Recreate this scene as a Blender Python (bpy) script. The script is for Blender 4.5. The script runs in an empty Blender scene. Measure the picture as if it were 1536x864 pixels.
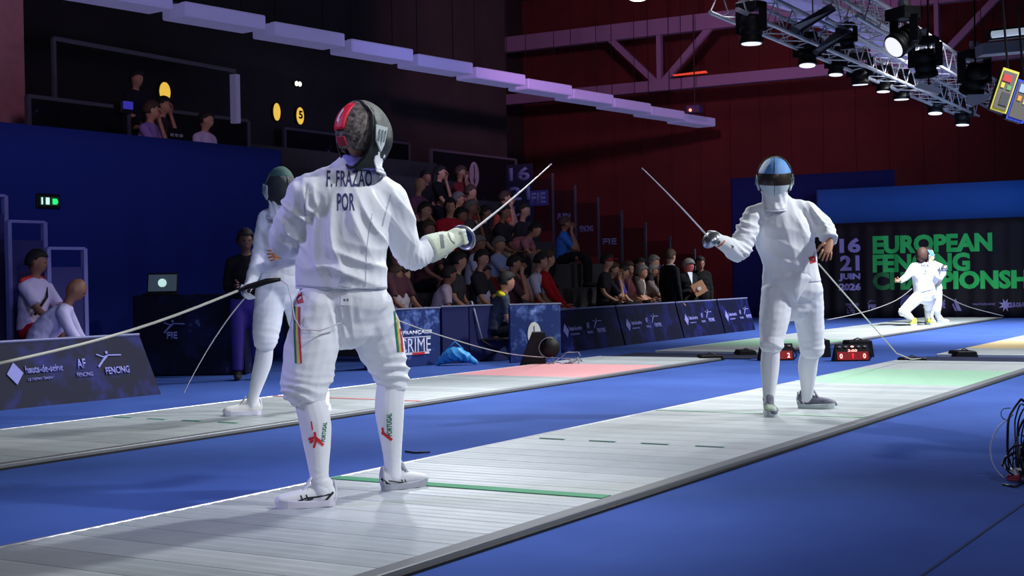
import bpy, bmesh, math, random
import numpy as np
from mathutils import Vector, Matrix, noise
from mathutils.bvhtree import BVHTree
random.seed(7)
S = bpy.context.scene
COL = S.collection
PI = math.pi

# ---------------------------------------------------------------- camera
F_PX, PITCH, ROLL, YAW, CAM_H = 2130.0, 0.0072, 0.018, math.radians(31.0), 1.06
RGT = Vector((math.cos(YAW), math.sin(YAW), 0)); FWD = Vector((-math.sin(YAW), math.cos(YAW), 0)); UPV = Vector((0, 0, 1))
_f = (FWD * math.cos(PITCH) - UPV * math.sin(PITCH)); _u = (UPV * math.cos(PITCH) + FWD * math.sin(PITCH))
_cx = RGT * math.cos(ROLL) + (-_u) * math.sin(ROLL)
_cy = _u * math.cos(ROLL) + RGT * math.sin(ROLL)
camd = bpy.data.cameras.new('camera'); cam = bpy.data.objects.new('camera', camd); COL.objects.link(cam)
camd.sensor_width = 36.0; camd.lens = 36.0 * F_PX / 1536.0; camd.clip_end = 200
M = Matrix((( _cx.x, _cy.x, -_f.x, 0), (_cx.y, _cy.y, -_f.y, 0), (_cx.z, _cy.z, -_f.z, CAM_H), (0, 0, 0, 1)))
cam.matrix_world = M
S.camera = cam

def ray(x, y):
    return (_cx * (x - 768) + _cy * (432 - y) + _f * F_PX)
def P(x, y, d):                       # point seen at a pixel of the photograph, d metres ahead of the camera
    r = ray(x, y); return Vector((0, 0, CAM_H)) + r * (d / r.dot(FWD))
def G(x, y, z=0.0):                   # point of the horizontal plane z
    r = ray(x, y); return Vector((0, 0, CAM_H)) + r * ((z - CAM_H) / r.z)
def AX(x, y, X):
    r = ray(x, y); return Vector((0, 0, CAM_H)) + r * (X / r.x)
def AY(x, y, Y):
    r = ray(x, y); return Vector((0, 0, CAM_H)) + r * (Y / r.y)

# ---------------------------------------------------------------- world, lights, exposure
S.view_settings.view_transform = 'Standard'; S.view_settings.look = 'None'
S.view_settings.exposure = 0.0; S.view_settings.gamma = 1.0; S.view_settings.use_curve_mapping = False
w = bpy.data.worlds.new('world'); S.world = w; w.use_nodes = True
w.node_tree.nodes['Background'].inputs[0].default_value = (0.10, 0.13, 0.42, 1)
w.node_tree.nodes['Background'].inputs[1].default_value = 0.02

def lamp(kind, loc, tgt, power, col, size=0.3, spot=60, blend=0.6, sizey=None):
    l = bpy.data.lights.new('stage_and_fill_light', kind); l.energy = power; l.color = col
    if kind == 'SPOT': l.spot_size = math.radians(spot); l.spot_blend = blend; l.shadow_soft_size = size
    if kind == 'AREA':
        l.size = size
        if sizey: l.shape = 'RECTANGLE'; l.size_y = sizey
    o = bpy.data.objects.new('stage_and_fill_light', l); COL.objects.link(o); o.location = loc
    o.rotation_euler = (Vector(tgt) - Vector(loc)).to_track_quat('-Z', 'Y').to_euler()
    return o
WHT = (0.93, 0.97, 1.0); VIO = (0.50, 0.48, 1.0); BLU = (0.25, 0.35, 1.0)
# white show spots over the pistes, hung high on both sides and at the far end, then added fill lamps
lamp('SPOT', (3.0, 12.5, 6.6), (-3.9, 10.6, 0.7), 3500, WHT, 0.25, 46, 0.8)
lamp('SPOT', (-10.5, 14.5, 6.6), (-4.0, 11.0, 0.7), 2100, WHT, 0.25, 52, 0.8)
lamp('SPOT', (2.6, 7.0, 6.4), (-4.1, 5.7, 1.3), 1950, WHT, 0.25, 42, 0.8)
lamp('SPOT', (-3.4, 12.0, 6.4), (-4.2, 5.3, 1.2), 2500, WHT, 0.25, 34, 0.8)
lamp('SPOT', (-9.2, 1.5, 5.2), (-4.4, 5.3, 1.1), 1100, VIO, 0.5, 34, 0.8)
lamp('SPOT', (-0.5, 17.0, 6.8), (-4.0, 15.0, 0), 4200, WHT, 0.3, 78, 0.8)
lamp('SPOT', (-3.6, 24.5, 6.8), (-5.6, 25.0, 0), 8500, WHT, 0.3, 95, 0.8)
lamp('SPOT', (-7.0, 17.5, 6.8), (-7.6, 13.0, 0), 2200, WHT, 0.3, 66, 0.9)
lamp('SPOT', (-5.5, 13.0, 6.4), (-7.9, 9.2, 0.6), 1900, WHT, 0.3, 50, 0.9)
lamp('SPOT', (3.5, 3.5, 6.8), (-1.5, 8.0, 0), 600, (0.85, 0.9, 1.0), 0.4, 95, 0.9)  # added fill for the foreground, no visible fixture
lamp('SPOT', (0.5, -2.0, 5.5), (-4.5, 5.0, 1.1), 330, (0.8, 0.85, 1.0), 0.5, 70, 0.9)  # added fill from behind the camera
# blue and violet washes on drapes and house, with spots added for glow and spill
lamp('SPOT', (-5.0, 6.0, 5.5), (-13.3, 12.0, 1.6), 430, (0.35, 0.45, 1.0), 0.5, 90, 0.9)
lamp('SPOT', (-5.0, 26.0, 3.8), (-8.5, 31.5, 2.4), 520, (0.4, 0.6, 1.0), 0.5, 70, 0.9)
lamp('SPOT', (-9.0, 24.0, 7.4), (-9.5, 36.0, 7.0), 400, (1.0, 0.22, 0.26), 0.5, 130, 1.0)  # added red spot in place of haze glow on the back wall
lamp('SPOT', (-8.5, 27.0, 4.0), (-12.5, 36.0, 9.0), 520, (0.85, 0.35, 0.75), 0.5, 80, 1.0)  # added purple spot, imitates the glow around the roof lamp
lamp('SPOT', (-11.0, 19.0, 4.0), (-15.5, 24.0, 5.2), 300, (0.55, 0.5, 1.0), 0.5, 110, 1.0)
lamp('SPOT', (-5.0, 15.0, 6.6), (-13.0, 19.0, 1.6), 130, (0.95, 0.8, 0.9), 0.5, 70, 1.0)  # added dim lamp, imitates stage spill on the spectators
lamp('SPOT', (-4.0, 20.0, 5.0), (-7.5, 25.0, 6.0), 180, (0.85, 0.85, 1.0), 0.5, 80, 1.0)
lamp('SPOT', (-8.0, 9.0, 5.5), (-14.5, 12.5, 4.0), 260, (0.9, 0.5, 0.7), 0.5, 70, 1.0)  # added pink lamp to brighten the balcony and column

# ---------------------------------------------------------------- materials
def lin(c):
    return tuple(((v / 255.0) / 12.92 if v / 255.0 <= 0.04045 else ((v / 255.0 + 0.055) / 1.055) ** 2.4) for v in c) + (1.0,)
MATS = {}
def mat(name, rgb, rough=0.6, metal=0.0, emit=0.0, bump=0.0, bscale=60.0, vary=0.0, vscale=8.0, rgb2=None, sheen=0.0, spec=0.5):
    if name in MATS: return MATS[name]
    m = bpy.data.materials.new(name); m.use_nodes = True; nt = m.node_tree; b = nt.nodes['Principled BSDF']
    c = lin(rgb); b.inputs['Base Color'].default_value = c; b.inputs['Roughness'].default_value = rough
    b.inputs['Metallic'].default_value = metal; b.inputs['Specular IOR Level'].default_value = spec
    if sheen: b.inputs['Sheen Weight'].default_value = sheen
    if emit: b.inputs['Emission Color'].default_value = c; b.inputs['Emission Strength'].default_value = emit
    if vary or rgb2 or bump:
        tc = nt.nodes.new('ShaderNodeTexCoord')
    if vary or rgb2:
        n = nt.nodes.new('ShaderNodeTexNoise'); n.inputs['Scale'].default_value = vscale; n.inputs['Detail'].default_value = 5
        nt.links.new(tc.outputs['Object'], n.inputs['Vector'])
        r = nt.nodes.new('ShaderNodeValToRGB'); r.color_ramp.elements[0].position = 0.35; r.color_ramp.elements[1].position = 0.65
        c2 = lin(rgb2) if rgb2 else tuple(v * (1 - vary) for v in c[:3]) + (1,)
        r.color_ramp.elements[0].color = c; r.color_ramp.elements[1].color = c2
        nt.links.new(n.outputs['Fac'], r.inputs['Fac']); nt.links.new(r.outputs['Color'], b.inputs['Base Color'])
        if emit: nt.links.new(r.outputs['Color'], b.inputs['Emission Color'])
    if bump:
        n2 = nt.nodes.new('ShaderNodeTexNoise'); n2.inputs['Scale'].default_value = bscale; n2.inputs['Detail'].default_value = 3
        nt.links.new(tc.outputs['Object'], n2.inputs['Vector'])
        bp = nt.nodes.new('ShaderNodeBump'); bp.inputs['Strength'].default_value = bump; bp.inputs['Distance'].default_value = 0.01
        nt.links.new(n2.outputs['Fac'], bp.inputs['Height']); nt.links.new(bp.outputs['Normal'], b.inputs['Normal'])
    MATS[name] = m; return m
M_white = mat('white_suit_cloth', (236, 238, 244), 0.75, bump=0.12, bscale=220)
M_white2 = mat('white_knit', (232, 233, 240), 0.85, bump=0.2, bscale=420)
M_skin = mat('skin', (196, 140, 112), 0.5, vary=0.12, vscale=30)
M_skin_tan = mat('skin_tan', (150, 100, 78), 0.5, vary=0.12, vscale=30)
M_skin_dark = mat('skin_dark', (92, 60, 46), 0.5)
M_black = mat('black_plastic', (13, 13, 16), 0.55, spec=0.25)
M_blackc = mat('black_cloth', (14, 14, 17), 0.85)
M_steel = mat('brushed_steel', (205, 205, 212), 0.28, 0.9)
M_alu = mat('aluminium', (200, 202, 208), 0.4, 0.6)
M_trussm = mat('truss_aluminium', (190, 190, 198), 0.45, 0.3)
M_mesh = mat('mask_mesh', (44, 52, 50), 0.42, 0.35, bump=0.5, bscale=900)
M_hair = mat('dark_hair', (24, 18, 16), 0.7, bump=0.5, bscale=150)
M_hairb = mat('brown_hair', (70, 48, 34), 0.7, bump=0.5, bscale=150)
M_hairg = mat('grey_hair', (120, 115, 110), 0.7, bump=0.5, bscale=150)
M_red = mat('red_cloth', (200, 22, 38), 0.6)
M_rubber = mat('black_rubber', (20, 20, 22), 0.6)

# ---------------------------------------------------------------- object helpers
def link(name, me, m=None, parent=None):
    o = bpy.data.objects.new(name, me); COL.objects.link(o)
    if m is not None:
        for mm in (m if isinstance(m, (list, tuple)) else [m]): me.materials.append(mm)
    if parent is not None:
        o.parent = parent
        if parent.type == 'EMPTY': o.matrix_parent_inverse = Matrix.Translation(-Vector(parent.location))
    return o
def obj(name, bm, m=None, parent=None, smooth=False):
    me = bpy.data.meshes.new(name)
    bmesh.ops.recalc_face_normals(bm, faces=bm.faces) if not smooth else None
    if smooth:
        for f in bm.faces: f.smooth = True
    bm.to_mesh(me); bm.free()
    return link(name, me, m, parent)
def tag(o, label, cat, group=None, kind=None):
    if label: o['label'] = label
    if cat: o['category'] = cat
    if group: o['group'] = group
    if kind: o['kind'] = kind
    return o
def thing(name, loc, label, cat, group=None):
    o = bpy.data.objects.new(name, None); COL.objects.link(o); o.location = loc; o.empty_display_size = 0.1
    return tag(o, label, cat, group)
def struct(name, loc=(0, 0, 0)):
    o = bpy.data.objects.new(name, None); COL.objects.link(o); o.location = loc; o['kind'] = 'structure'; return o
def BM(): return bmesh.new()
def box(bm, c, s, rot=None, bev=0.0):
    c = Vector(c); g = bmesh.ops.create_cube(bm, size=1.0)['verts']
    R = rot if rot is not None else Matrix.Identity(3)
    for v in g: v.co = R @ Vector((v.co.x * s[0], v.co.y * s[1], v.co.z * s[2])) + c
    if bev:
        es = list({e for v in g for e in v.link_edges})
        bmesh.ops.bevel(bm, geom=es, offset=bev, segments=1, affect='EDGES')
def rotz(a): return Matrix.Rotation(a, 3, 'Z')
def tube(bm, pts, r, n=8, cap=True):
    pts = [Vector(p) for p in pts]; rings = []
    if not isinstance(r, (list, tuple)): r = [r] * len(pts)
    ref = None
    for i, p in enumerate(pts):
        t = (pts[min(i + 1, len(pts) - 1)] - pts[max(i - 1, 0)]).normalized()
        if ref is None: ref = Vector((0, 0, 1)) if abs(t.z) < 0.9 else Vector((1, 0, 0))
        s = t.cross(ref).normalized(); b = s.cross(t).normalized(); ref = b
        rings.append([bm.verts.new(p + s * math.cos(2 * PI * k / n) * r[i] + b * math.sin(2 * PI * k / n) * r[i]) for k in range(n)])
    for a, b2 in zip(rings, rings[1:]):
        for k in range(n): bm.faces.new((a[k], a[(k + 1) % n], b2[(k + 1) % n], b2[k]))
    if cap: bm.faces.new(rings[0][::-1]); bm.faces.new(rings[-1])
def cat_rom(pts, n):
    out = []; m = len(pts)
    for i in range(m - 1):
        p0, p1, p2, p3 = pts[max(i - 1, 0)], pts[i], pts[i + 1], pts[min(i + 2, m - 1)]
        for k in range(n):
            t = k / n
            out.append(tuple(0.5 * ((2 * b) + (-a + c) * t + (2 * a - 5 * b + 4 * c - d) * t * t + (-a + 3 * b - 3 * c + d) * t ** 3) for a, b, c, d in zip(p0, p1, p2, p3)))
    out.append(tuple(pts[-1])); return out
def loft(bm, pts, rad, front, n=16, seg=5, round_ends=(True, True)):
    """smooth tube of elliptical section: rad = (half width across, half depth along `front`)"""
    data = [tuple(p) + (tuple(r) if isinstance(r, (list, tuple)) else (r, r)) for p, r in zip(pts, rad)]
    data = cat_rom(data, seg); front = Vector(front)
    P3 = [Vector(d[:3]) for d in data]; R = [(max(d[3], 0.003), max(d[4], 0.003)) for d in data]
    t0 = (P3[1] - P3[0]).normalized(); t1 = (P3[-1] - P3[-2]).normalized()
    if round_ends[0]:
        e = [(P3[0] - t0 * R[0][0] * math.sin(a) * 0.8, (R[0][0] * math.cos(a), R[0][1] * math.cos(a))) for a in (1.35, 0.9, 0.45)]
        P3 = [x[0] for x in e] + P3; R = [x[1] for x in e] + R
    if round_ends[1]:
        e = [(P3[-1] + t1 * R[-1][0] * math.sin(a) * 0.8, (R[-1][0] * math.cos(a), R[-1][1] * math.cos(a))) for a in (0.45, 0.9, 1.35)]
        P3 += [x[0] for x in e]; R += [x[1] for x in e]
    rings = []
    for i, p in enumerate(P3):
        t = (P3[min(i + 1, len(P3) - 1)] - P3[max(i - 1, 0)]).normalized()
        s = t.cross(front)
        if s.length < 0.05: s = t.cross(front + Vector((0.1, 0.2, 0.9)))
        s.normalize(); b = s.cross(t).normalized()
        rings.append([bm.verts.new(p + s * math.cos(2 * PI * k / n) * R[i][0] + b * math.sin(2 * PI * k / n) * R[i][1]) for k in range(n)])
    for a, b2 in zip(rings, rings[1:]):
        for k in range(n): bm.faces.new((a[k], a[(k + 1) % n], b2[(k + 1) % n], b2[k]))
    bm.faces.new(rings[0][::-1]); bm.faces.new(rings[-1])
def ball(bm, c, r, M3=None, sub=3):
    g = bmesh.ops.create_icosphere(bm, subdivisions=sub, radius=1.0)['verts']
    R = M3 if M3 is not None else Matrix.Identity(3)
    for v in g: v.co = R @ Vector((v.co.x * r[0], v.co.y * r[1], v.co.z * r[2])) + Vector(c)
    return g
def evaluated(o):
    dg = bpy.context.evaluated_depsgraph_get(); dg.update()
    me = bpy.data.meshes.new_from_object(o.evaluated_get(dg)); old = o.data
    o.modifiers.clear(); mats = list(old.materials); o.data = me; bpy.data.meshes.remove(old)
    return me
def skinify(name, bm, voxel, m, parent, smooth_it=4, extra=None):
    """one continuous surface from overlapping lofts"""
    bmesh.ops.recalc_face_normals(bm, faces=bm.faces)
    o = obj(name, bm, m, parent)
    md = o.modifiers.new('r', 'REMESH'); md.mode = 'VOXEL'; md.voxel_size = voxel; md.use_smooth_shade = True
    if smooth_it: s = o.modifiers.new('s', 'SMOOTH'); s.factor = 0.5; s.iterations = smooth_it
    me = evaluated(o)
    if extra is not None:
        b2 = BM(); b2.from_mesh(me)
        tmp = bpy.data.meshes.new('tmp'); extra.to_mesh(tmp); extra.free(); b2.from_mesh(tmp); bpy.data.meshes.remove(tmp)
        for f in b2.faces: f.smooth = True
        b2.to_mesh(me); b2.free()
    me.name = name
    return o
def folds(o, specs, base=0.0015, seed=0):
    """cloth creases as displacement along the normals; spec = centre, radius, direction across the folds, wavelength, amplitude"""
    me = o.data; n = len(me.vertices)
    co = np.empty(n * 3); me.vertices.foreach_get('co', co); co = co.reshape(n, 3)
    no = np.empty(n * 3); me.vertices.foreach_get('normal', no); no = no.reshape(n, 3)
    rs = np.random.RandomState(seed); d = np.zeros(n)
    for k in range(5):
        q = rs.randn(3); q /= np.linalg.norm(q); lam = 0.05 + 0.04 * k
        ph = co @ q * 2 * PI / lam + rs.rand() * 6 + 1.4 * np.sin(co @ rs.randn(3) * 9)
        d += base * (0.5 - np.abs(np.sin(ph / 2)))
    for c, R, k, lam, amp in specs:
        c = np.array(c); k = np.array(k, float); k /= np.linalg.norm(k)
        R = np.array(R if isinstance(R, (list, tuple)) else [R] * 3)
        g = np.exp(-(((co - c) / R) ** 2).sum(1))
        q = rs.randn(3); q2 = rs.randn(3)
        ph = (co @ k) * 2 * PI / lam + 1.3 * np.sin(co @ q * 2.2 / lam * 0.6 + 1) + 0.8 * np.sin(co @ q2 * 14)
        mod = 0.6 + 0.4 * np.sin(co @ q2 * 9 + 2)
        d += amp * g * mod * (0.62 - np.abs(np.sin(ph / 2)) ** 0.8)
    co += no * d[:, None]
    me.vertices.foreach_set('co', co.ravel()); me.update()
def bvh_of(o):
    o_me = o.data; mi = o.matrix_parent_inverse if o.parent else Matrix.Identity(4)
    return BVHTree.FromPolygons([v.co.copy() for v in o_me.vertices], [p.vertices[:] for p in o_me.polygons])
TXT = {}
def text_bm(s, size=1.0, bold=0.0, xs=1.0, space=1.0, align='CENTER'):
    cu = bpy.data.curves.new('t', 'FONT'); cu.body = s; cu.size = size; cu.offset = bold; cu.align_x = align; cu.align_y = 'CENTER'; cu.space_character = space; cu.resolution_u = 3
    o = bpy.data.objects.new('t', cu); COL.objects.link(o)
    dg = bpy.context.evaluated_depsgraph_get(); dg.update()
    me = bpy.data.meshes.new_from_object(o.evaluated_get(dg)); bpy.data.objects.remove(o); bpy.data.curves.remove(cu)
    bm = BM(); bm.from_mesh(me); bpy.data.meshes.remove(me)
    for v in bm.verts: v.co.x *= xs
    return bm
def fit_bm(bm, w, h):
    xs = [v.co.x for v in bm.verts]; ys = [v.co.y for v in bm.verts]
    cx, cy = (min(xs) + max(xs)) / 2, (min(ys) + max(ys)) / 2; sx = w / (max(xs) - min(xs)); sy = h / (max(ys) - min(ys))
    for v in bm.verts: v.co.x = (v.co.x - cx) * sx; v.co.y = (v.co.y - cy) * sy
    return bm
def flat_text(name, s, c, U, V, w, h, m, parent, bold=0.03, th=0.004):
    bm = fit_bm(text_bm(s, 1.0, bold), w, h); U = Vector(U).normalized(); V = Vector(V).normalized(); N = U.cross(V)
    for v in bm.verts: v.co = Vector(c) + U * v.co.x + V * v.co.y + N * 0.003
    r = bmesh.ops.extrude_face_region(bm, geom=bm.faces[:])
    for v in [g for g in r['geom'] if isinstance(g, bmesh.types.BMVert)]: v.co -= N * -th
    return obj(name, bm, m, parent)
def conform(name, bm, O, U, V, N, target_bvh, m, parent, off=0.0015, cell=0.012, th=0.0012):
    """lay a flat shape (xy) on a surface: cast along N from the plane O,U,V"""
    xs = [v.co.x for v in bm.verts]; ys = [v.co.y for v in bm.verts]
    def cut(lo, hi, ax):
        k = lo + cell
        while k < hi:
            pc = Vector((k, 0, 0)) if ax == 0 else Vector((0, k, 0)); pn = Vector((1, 0, 0)) if ax == 0 else Vector((0, 1, 0))
            bmesh.ops.bisect_plane(bm, geom=bm.verts[:] + bm.edges[:] + bm.faces[:], plane_co=pc, plane_no=pn); k += cell
    cut(min(xs), max(xs), 0); cut(min(ys), max(ys), 1)
    bmesh.ops.triangulate(bm, faces=bm.faces[:])
    U = Vector(U).normalized(); V = Vector(V).normalized(); N = Vector(N).normalized(); dead = []
    for v in bm.verts:
        p = Vector(O) + U * v.co.x + V * v.co.y
        h = target_bvh.ray_cast(p, N)
        if h[0] is None: dead.append(v)
        else: v.co = h[0] + (h[1] * (1 if h[1].dot(N) < 0 else -1)) * off
    if dead: bmesh.ops.delete(bm, geom=dead, context='VERTS')
    bmesh.ops.recalc_face_normals(bm, faces=bm.faces)
    if len(bm.faces) == 0: bm.free(); return None
    for f in bm.faces:
        if f.normal.dot(N) > 0: f.normal_flip()
    return obj(name, bm, m, parent, smooth=True)
def rect_bm(x0, y0, x1, y1):
    bm = BM(); bm.faces.new([bm.verts.new(c) for c in ((x0, y0, 0), (x1, y0, 0), (x1, y1, 0), (x0, y1, 0))]); return bm
def poly_bm(*polys):
    bm = BM()
    for p in polys: bm.faces.new([bm.verts.new((x, y, 0)) for x, y in p])
    return bm
def stroke_poly(pts, w):
    out = []; pts = [Vector((a, b, 0)) for a, b in pts]; L = []; R = []
    for i, p in enumerate(pts):
        t = (pts[min(i + 1, len(pts) - 1)] - pts[max(i - 1, 0)]).normalized(); n = Vector((-t.y, t.x, 0)) * w / 2
        L.append((p + n)[:2]); R.append((p - n)[:2])
    return [[R[i], R[i + 1], L[i + 1], L[i]] for i in range(len(pts) - 1)]
def ellipse_pts(cx, cy, rx, ry, n=24): return [(cx + rx * math.cos(2 * PI * k / n), cy + ry * math.sin(2 * PI * k / n)) for k in range(n)]
def flat_on(name, bm, c, U, V, m, parent, th=0.004):
    U = Vector(U).normalized(); V = Vector(V).normalized(); N = U.cross(V)
    for v in bm.verts: v.co = Vector(c) + U * v.co.x + V * v.co.y + N * 0.003
    r = bmesh.ops.extrude_face_region(bm, geom=bm.faces[:])
    for v in [g for g in r['geom'] if isinstance(g, bmesh.types.BMVert)]: v.co += N * th
    return obj(name, bm, m, parent)
# ================================================================ SETTING
M_carpet = mat('blue_carpet', (62, 88, 158), 0.95, bump=0.3, bscale=300, rgb2=(56, 80, 148), vscale=1.2, spec=0.1)
fl = BM(); box(fl, (-6, 17, -0.1), (60, 60, 0.2))
floor = obj('floor', fl, M_carpet); floor['kind'] = 'structure'
M_dark = mat('dark_concrete', (40, 36, 40), 0.9, vary=0.3, vscale=1.5)
M_brick = mat('dark_red_cladding', (84, 30, 32), 0.9, vary=0.25, vscale=0.7)
M_ceil = mat('ceiling_black', (34, 30, 34), 0.9)
c = BM(); box(c, (-6, 17, 9.6), (60, 60, 0.2)); o = obj('ceiling', c, M_ceil); o['kind'] = 'structure'
def rib_wall(name, a, b, z0, z1, m, step=0.6, dirn=1, rib=0.05):
    bm = BM(); a = Vector(a); b = Vector(b); d = (b - a); L = d.length; d.normalize(); n = Vector((-d.y, d.x, 0)) * dirn
    R = Matrix((d, Vector((-d.y, d.x, 0)), UPV)).transposed()
    box(bm, (a + b) / 2 + Vector((0, 0, (z0 + z1) / 2)) - n * 0.1, (L, 0.2, z1 - z0), R)
    k = 0
    while k * step < L:
        box(bm, a + d * (k * step) + n * rib / 2 + Vector((0, 0, (z0 + z1) / 2)), (0.06, rib, z1 - z0), R); k += 1
    o = obj(name, bm, m); o['kind'] = 'structure'; return o
rib_wall('wall_back', (-36, 37.5, 0), (24, 37.5, 0), 0, 9.5, M_brick, 0.9, -1)
rib_wall('wall_left', (-22, -10, 0), (-22, 37.5, 0), 0, 9.5, M_dark, 1.5, -1)
rib_wall('wall_right', (23.5, -10, 0), (23.5, 37.5, 0), 0, 9.5, M_dark, 1.5, 1)
rib_wall('wall_front', (-36, -12, 0), (24, -12, 0), 0, 9.5, M_dark, 1.5, 1)

# drapes: pleated cloth walls, built as waving sheets
def drape(name, a, b, z0, z1, m, amp=0.05, lam=0.35, th=0.02, seed=0, sag=0.0):
    a = Vector(a); b = Vector(b); d = b - a; L = d.length; d.normalize(); n = Vector((-d.y, d.x, 0)); N = int(L / 0.045); rows = 9
    bm = BM(); rs = random.Random(seed); ph = [rs.random() * 6 for _ in range(4)]; g = []
    for j in range(rows + 1):
        t = j / rows; row = []
        for i in range(N + 1):
            s = L * i / N
            wv = amp * (0.35 + 0.65 * (1 - t)) * (math.sin(2 * PI * s / lam + ph[0] + 1.1 * math.sin(s * 1.3 + ph[1])) + 0.4 * math.sin(2 * PI * s / (lam * 2.3) + ph[2]))
            row.append(bm.verts.new(a + d * s + n * wv + Vector((0, 0, z0 + (z1 - z0) * t))))
        g.append(row)
    for j in range(rows):
        for i in range(N): bm.faces.new((g[j][i], g[j][i + 1], g[j + 1][i + 1], g[j + 1][i]))
    for f in bm.faces: f.smooth = True
    o = obj(name, bm, m, smooth=True); s = o.modifiers.new('s', 'SOLIDIFY'); s.thickness = th; s.offset = 0
    evaluated(o)
    return o
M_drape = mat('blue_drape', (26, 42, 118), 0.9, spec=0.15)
o = drape('blue_drape_wall', (-13.1, 5.6, 0), (-12.95, 15.35, 0), 0, 2.9, M_drape, 0.012, 0.8, seed=3)
tag(o, 'long royal blue drape wall behind the left piste, balcony above it', 'drape')
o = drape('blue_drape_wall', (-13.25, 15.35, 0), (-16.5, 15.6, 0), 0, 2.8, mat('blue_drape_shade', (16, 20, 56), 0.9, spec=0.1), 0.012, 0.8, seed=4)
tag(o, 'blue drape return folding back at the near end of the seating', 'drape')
# end wall: tall blue box with black banner curtain in front
M_bandb = mat('blue_end_drape', (36, 84, 160), 0.9, spec=0.15)
o = drape('blue_drape_wall', (-10.9, 31.95, 0), (6, 31.95, 0), 0, 2.97, M_bandb, 0.008, 0.9, seed=5)
tag(o, 'bright blue drape band running above the black curtain with green lettering', 'drape')
o = drape('blue_drape_wall', (-13.2, 32.4, 0), (-9.2, 32.4, 0), 0, 3.38, mat('blue_tall_drape', (20, 30, 84), 0.9, spec=0.1), 0.008, 0.9, seed=6)
tag(o, 'tall navy drape at the corner right of the seating', 'drape')
M_bcurt = mat('black_curtain', (17, 15, 24), 0.75, spec=0.35)
curt = drape('curtain', (-10.95, 31.72, 0), (6, 31.72, 0), 0.02, 2.17, M_bcurt, 0.035, 0.38, seed=8)
tag(curt, 'pleated black curtain printed with the green championship title', 'curtain')
cb = bvh_of(curt)
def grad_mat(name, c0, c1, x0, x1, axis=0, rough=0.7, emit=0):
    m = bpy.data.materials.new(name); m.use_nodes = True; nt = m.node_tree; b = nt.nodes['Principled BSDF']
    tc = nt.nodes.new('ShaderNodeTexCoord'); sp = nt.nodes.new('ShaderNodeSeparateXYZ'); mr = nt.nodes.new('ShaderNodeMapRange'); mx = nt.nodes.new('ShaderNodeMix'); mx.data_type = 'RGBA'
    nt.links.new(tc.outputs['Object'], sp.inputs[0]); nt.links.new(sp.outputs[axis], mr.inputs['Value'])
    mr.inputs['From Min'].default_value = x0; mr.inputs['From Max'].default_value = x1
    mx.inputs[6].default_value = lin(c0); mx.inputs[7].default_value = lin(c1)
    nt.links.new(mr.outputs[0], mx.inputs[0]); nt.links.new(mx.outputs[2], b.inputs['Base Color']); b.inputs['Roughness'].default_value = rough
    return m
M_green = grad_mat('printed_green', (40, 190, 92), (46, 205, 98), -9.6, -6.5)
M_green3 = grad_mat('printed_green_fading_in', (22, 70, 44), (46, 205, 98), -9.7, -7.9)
M_lil = mat('printed_lilac', (150, 146, 205), 0.7)
def curt_text(s, px0, px1, py0, py1, m, bold=0.045, nm='lettering'):
    A = AY(px0, py1, 31.5); B = AY(px1, py1, 31.5); T = AY((px0 + px1) / 2, py0, 31.5); Bm = AY((px0 + px1) / 2, py1, 31.5)
    w = B.x - A.x; h = T.z - Bm.z
    bm = fit_bm(text_bm(s, 1.0, bold), w, h)
    return conform(nm, bm, ((A.x + B.x) / 2, 31.3, (T.z + Bm.z) / 2), (1, 0, 0), (0, 0, 1), (0, 1, 0), cb, m, curt, off=0.012, cell=0.1)
curt_text('EUROPEAN', 1305, 1486, 351, 379, M_green, 0.05)
curt_text('FENCING', 1305, 1452, 380, 408, M_green, 0.05)
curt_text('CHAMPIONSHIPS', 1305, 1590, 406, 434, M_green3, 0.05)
curt_text('16', 1255, 1287, 357, 379, M_lil, 0.04); curt_text('21', 1256, 1285, 383, 406, M_lil, 0.04)
curt_text('JUIN', 1254, 1286, 410, 422, M_lil, 0.05); curt_text('2026', 1254, 1287, 425, 436, M_lil, 0.05)
M_pale = mat('printed_pale_violet', (120, 116, 170), 0.7)
curt_text('FIE', 1299, 1310, 457, 464, M_pale); curt_text('HAUTS-DE-SEINE', 1456, 1490, 455, 458, M_pale, 0.02)
curt_text('ILE-DE-FRANCE', 1513, 1550, 454, 461, M_pale, 0.04); curt_text('ESCRIME', 1400, 1414, 450, 463, M_pale, 0.03)
curt_text('FENCING', 1264, 1283, 455, 459, M_pale, 0.04); curt_text('FIE', 1176, 1196, 467, 477, mat('printed_white', (225, 225, 235), 0.7), 0.05)
def curt_shape(polys, px, py, sc, m, nm='logo'):
    c0 = AY(px, py, 31.5); k = sc
    bm = poly_bm(*[[(x * k, y * k) for x, y in p] for p in polys])
    return conform(nm, bm, (c0.x, 31.3, c0.z), (1, 0, 0), (0, 0, 1), (0, 1, 0), cb, m, curt, off=0.012, cell=0.1)
swish = stroke_poly([(-1, .5), (-.3, .2), (.2, .35), (1.6, .3)], .12) + stroke_poly([(.1, .3), (-.4, -.1), (-1, -.7)], .2) + [ellipse_pts(.1, .62, .14, .14, 10)]
curt_shape(swish, 1302, 453, 0.06, M_pale)
curt_shape([[(-.2, -1), (.1, -1), (-.5, .2), (-.7, 0)], [(.2, -1), (.7, -1), (-.1, 1), (-.4, .5)]], 1432, 457, 0.14, M_pale)
curt_shape([ellipse_pts(0, 0, .16, .2)], 1358, 456, 1.0, mat('printed_violet_disc', (60, 54, 110), 0.7))
curt_shape([[(0.17 * math.cos(a) * (1 if k % 2 else .45), 0.17 * math.sin(a) * (1 if k % 2 else .45)) for k, a in enumerate([2 * PI * i / 16 for i in range(16)])]], 1505, 458, 0.9, M_lil)
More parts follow.
